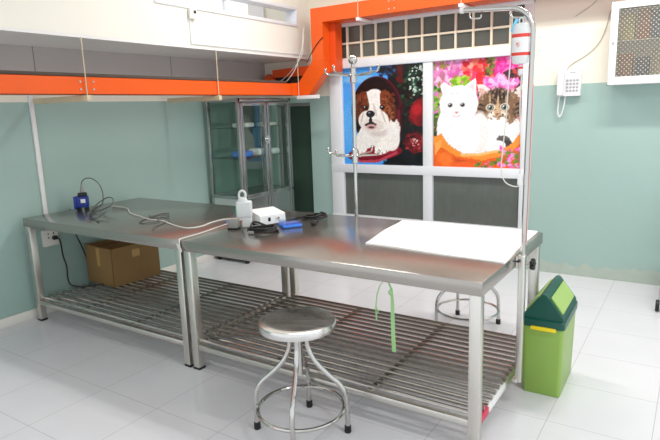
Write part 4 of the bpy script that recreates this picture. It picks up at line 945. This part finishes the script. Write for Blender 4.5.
# ------------------------------------------------------------------ trolley at the right edge of the photo
tl_ = thing('steel_trolley', 'wheeled trolley with black castors at the right edge by the green wall', 'trolley', (0.74, 2.63, 0))
tx0, tx1, ty0, ty1 = 0.478, 0.97, 2.36, 2.90
for x in (tx0, tx1):
    for y in (ty0, ty1):
        xo = x; x = x + (0.045 if y == ty0 else 0.005)
        lg = MB().tube([(xo + 0.07, y, 0.085), (xo + 0.07, y, 0.82)], 0.0125, 12).build('leg', 'chrome', tl_)
        b = MB().tube([(x - 0.012 + 0.01, y, 0.042), (x + 0.012 + 0.01, y, 0.042)], 0.042, 20); cs = b.build('castor_wheel', 'black', lg)
        MB().prism([(x + 0.0245, y - 0.025, 0.05), (x + 0.0245, y - 0.022, 0.096), (x + 0.0245, y + 0.022, 0.096), (x + 0.0245, y + 0.025, 0.05)], (0.05, 0, 0)).build('castor_fork', 'steel', cs, smooth=0)
for z in (0.20, 0.80): MB().span((tx0 + 0.07, ty0 - 0.01, z), (tx1 + 0.09, ty1 + 0.01, z + 0.02), 0.004).build('tray', 'white', tl_)

# ------------------------------------------------------------------ ceiling lamps
def lamp(x, y, label, w, along='x'):
    T = thing('ceiling_lamp', label, 'lamp', (x, y, 3.15), 'fluorescent ceiling lamps')
    L = 1.2
    d = (L, 0.14, 0.05) if along == 'x' else (0.14, L, 0.05)
    MB().box((x, y, 3.223), d, 0.006).build('batten', 'white', T)
    off = Vector((L / 2 - 0.03, 0, 0)) if along == 'x' else Vector((0, L / 2 - 0.03, 0))
    c = Vector((x, y, 3.178)); MB().tube([c - off, c + off], 0.018, 12).build('tube', 'lamp', T)
    l = bpy.data.lights.new('lamp_light', 'AREA'); l.shape = 'RECTANGLE'; l.size = d[0]; l.size_y = d[1]; l.energy = w; l.color = (1.0, 0.98, 0.95)
    o = bpy.data.objects.new('lamp_light', l); COL.objects.link(o); o.location = (x, y, 3.15); o.parent = None
    return T
lamp(0.4, 1.75, 'fluorescent ceiling lamp nearest the window wall', 30)
lamp(-1.7, 1.55, 'fluorescent ceiling lamp above the joint of the tables', 24)
lamp(1.6, -0.6, 'fluorescent ceiling lamp over the open right side of the room', 24)

# daylight: soft sky through the open right and near sides of the room
w = bpy.data.worlds.new('sky'); SC.world = w; w.use_nodes = True
bg = w.node_tree.nodes['Background']; bg.inputs['Color'].default_value = (0.93, 0.97, 1.0, 1); bg.inputs['Strength'].default_value = 0.95

# ------------------------------------------------------------------ camera
cam = bpy.data.cameras.new('camera'); co = bpy.data.objects.new('camera', cam); COL.objects.link(co); SC.camera = co
F, YAW, PITCH, ROLL = 563.2768, -0.582882, 0.193589, -0.033478
f = Vector((math.sin(YAW) * math.cos(PITCH), math.cos(YAW) * math.cos(PITCH), -math.sin(PITCH)))
r = Vector((math.cos(YAW), -math.sin(YAW), 0)); u = r.cross(f)
r2 = math.cos(ROLL) * r + math.sin(ROLL) * u; u2 = -math.sin(ROLL) * r + math.cos(ROLL) * u
mw = Matrix((r2, u2, -f)).transposed().to_4x4(); mw.translation = Vector((0.702012, -2.182570, 1.516955)); co.matrix_world = mw
cam.sensor_fit = 'HORIZONTAL'; cam.sensor_width = 36.0; cam.lens = 36.0 * F / 660.0; cam.clip_start = 0.05
vs_ = SC.view_settings; vs_.view_transform = 'Standard'; vs_.look = 'None'; vs_.gamma = 1.0; vs_.use_curve_mapping = False; vs_.exposure = 0.45
SC.cycles.max_bounces = 10; SC.cycles.transmission_bounces = 10; SC.cycles.glossy_bounces = 6
SC.cycles.use_denoising = True
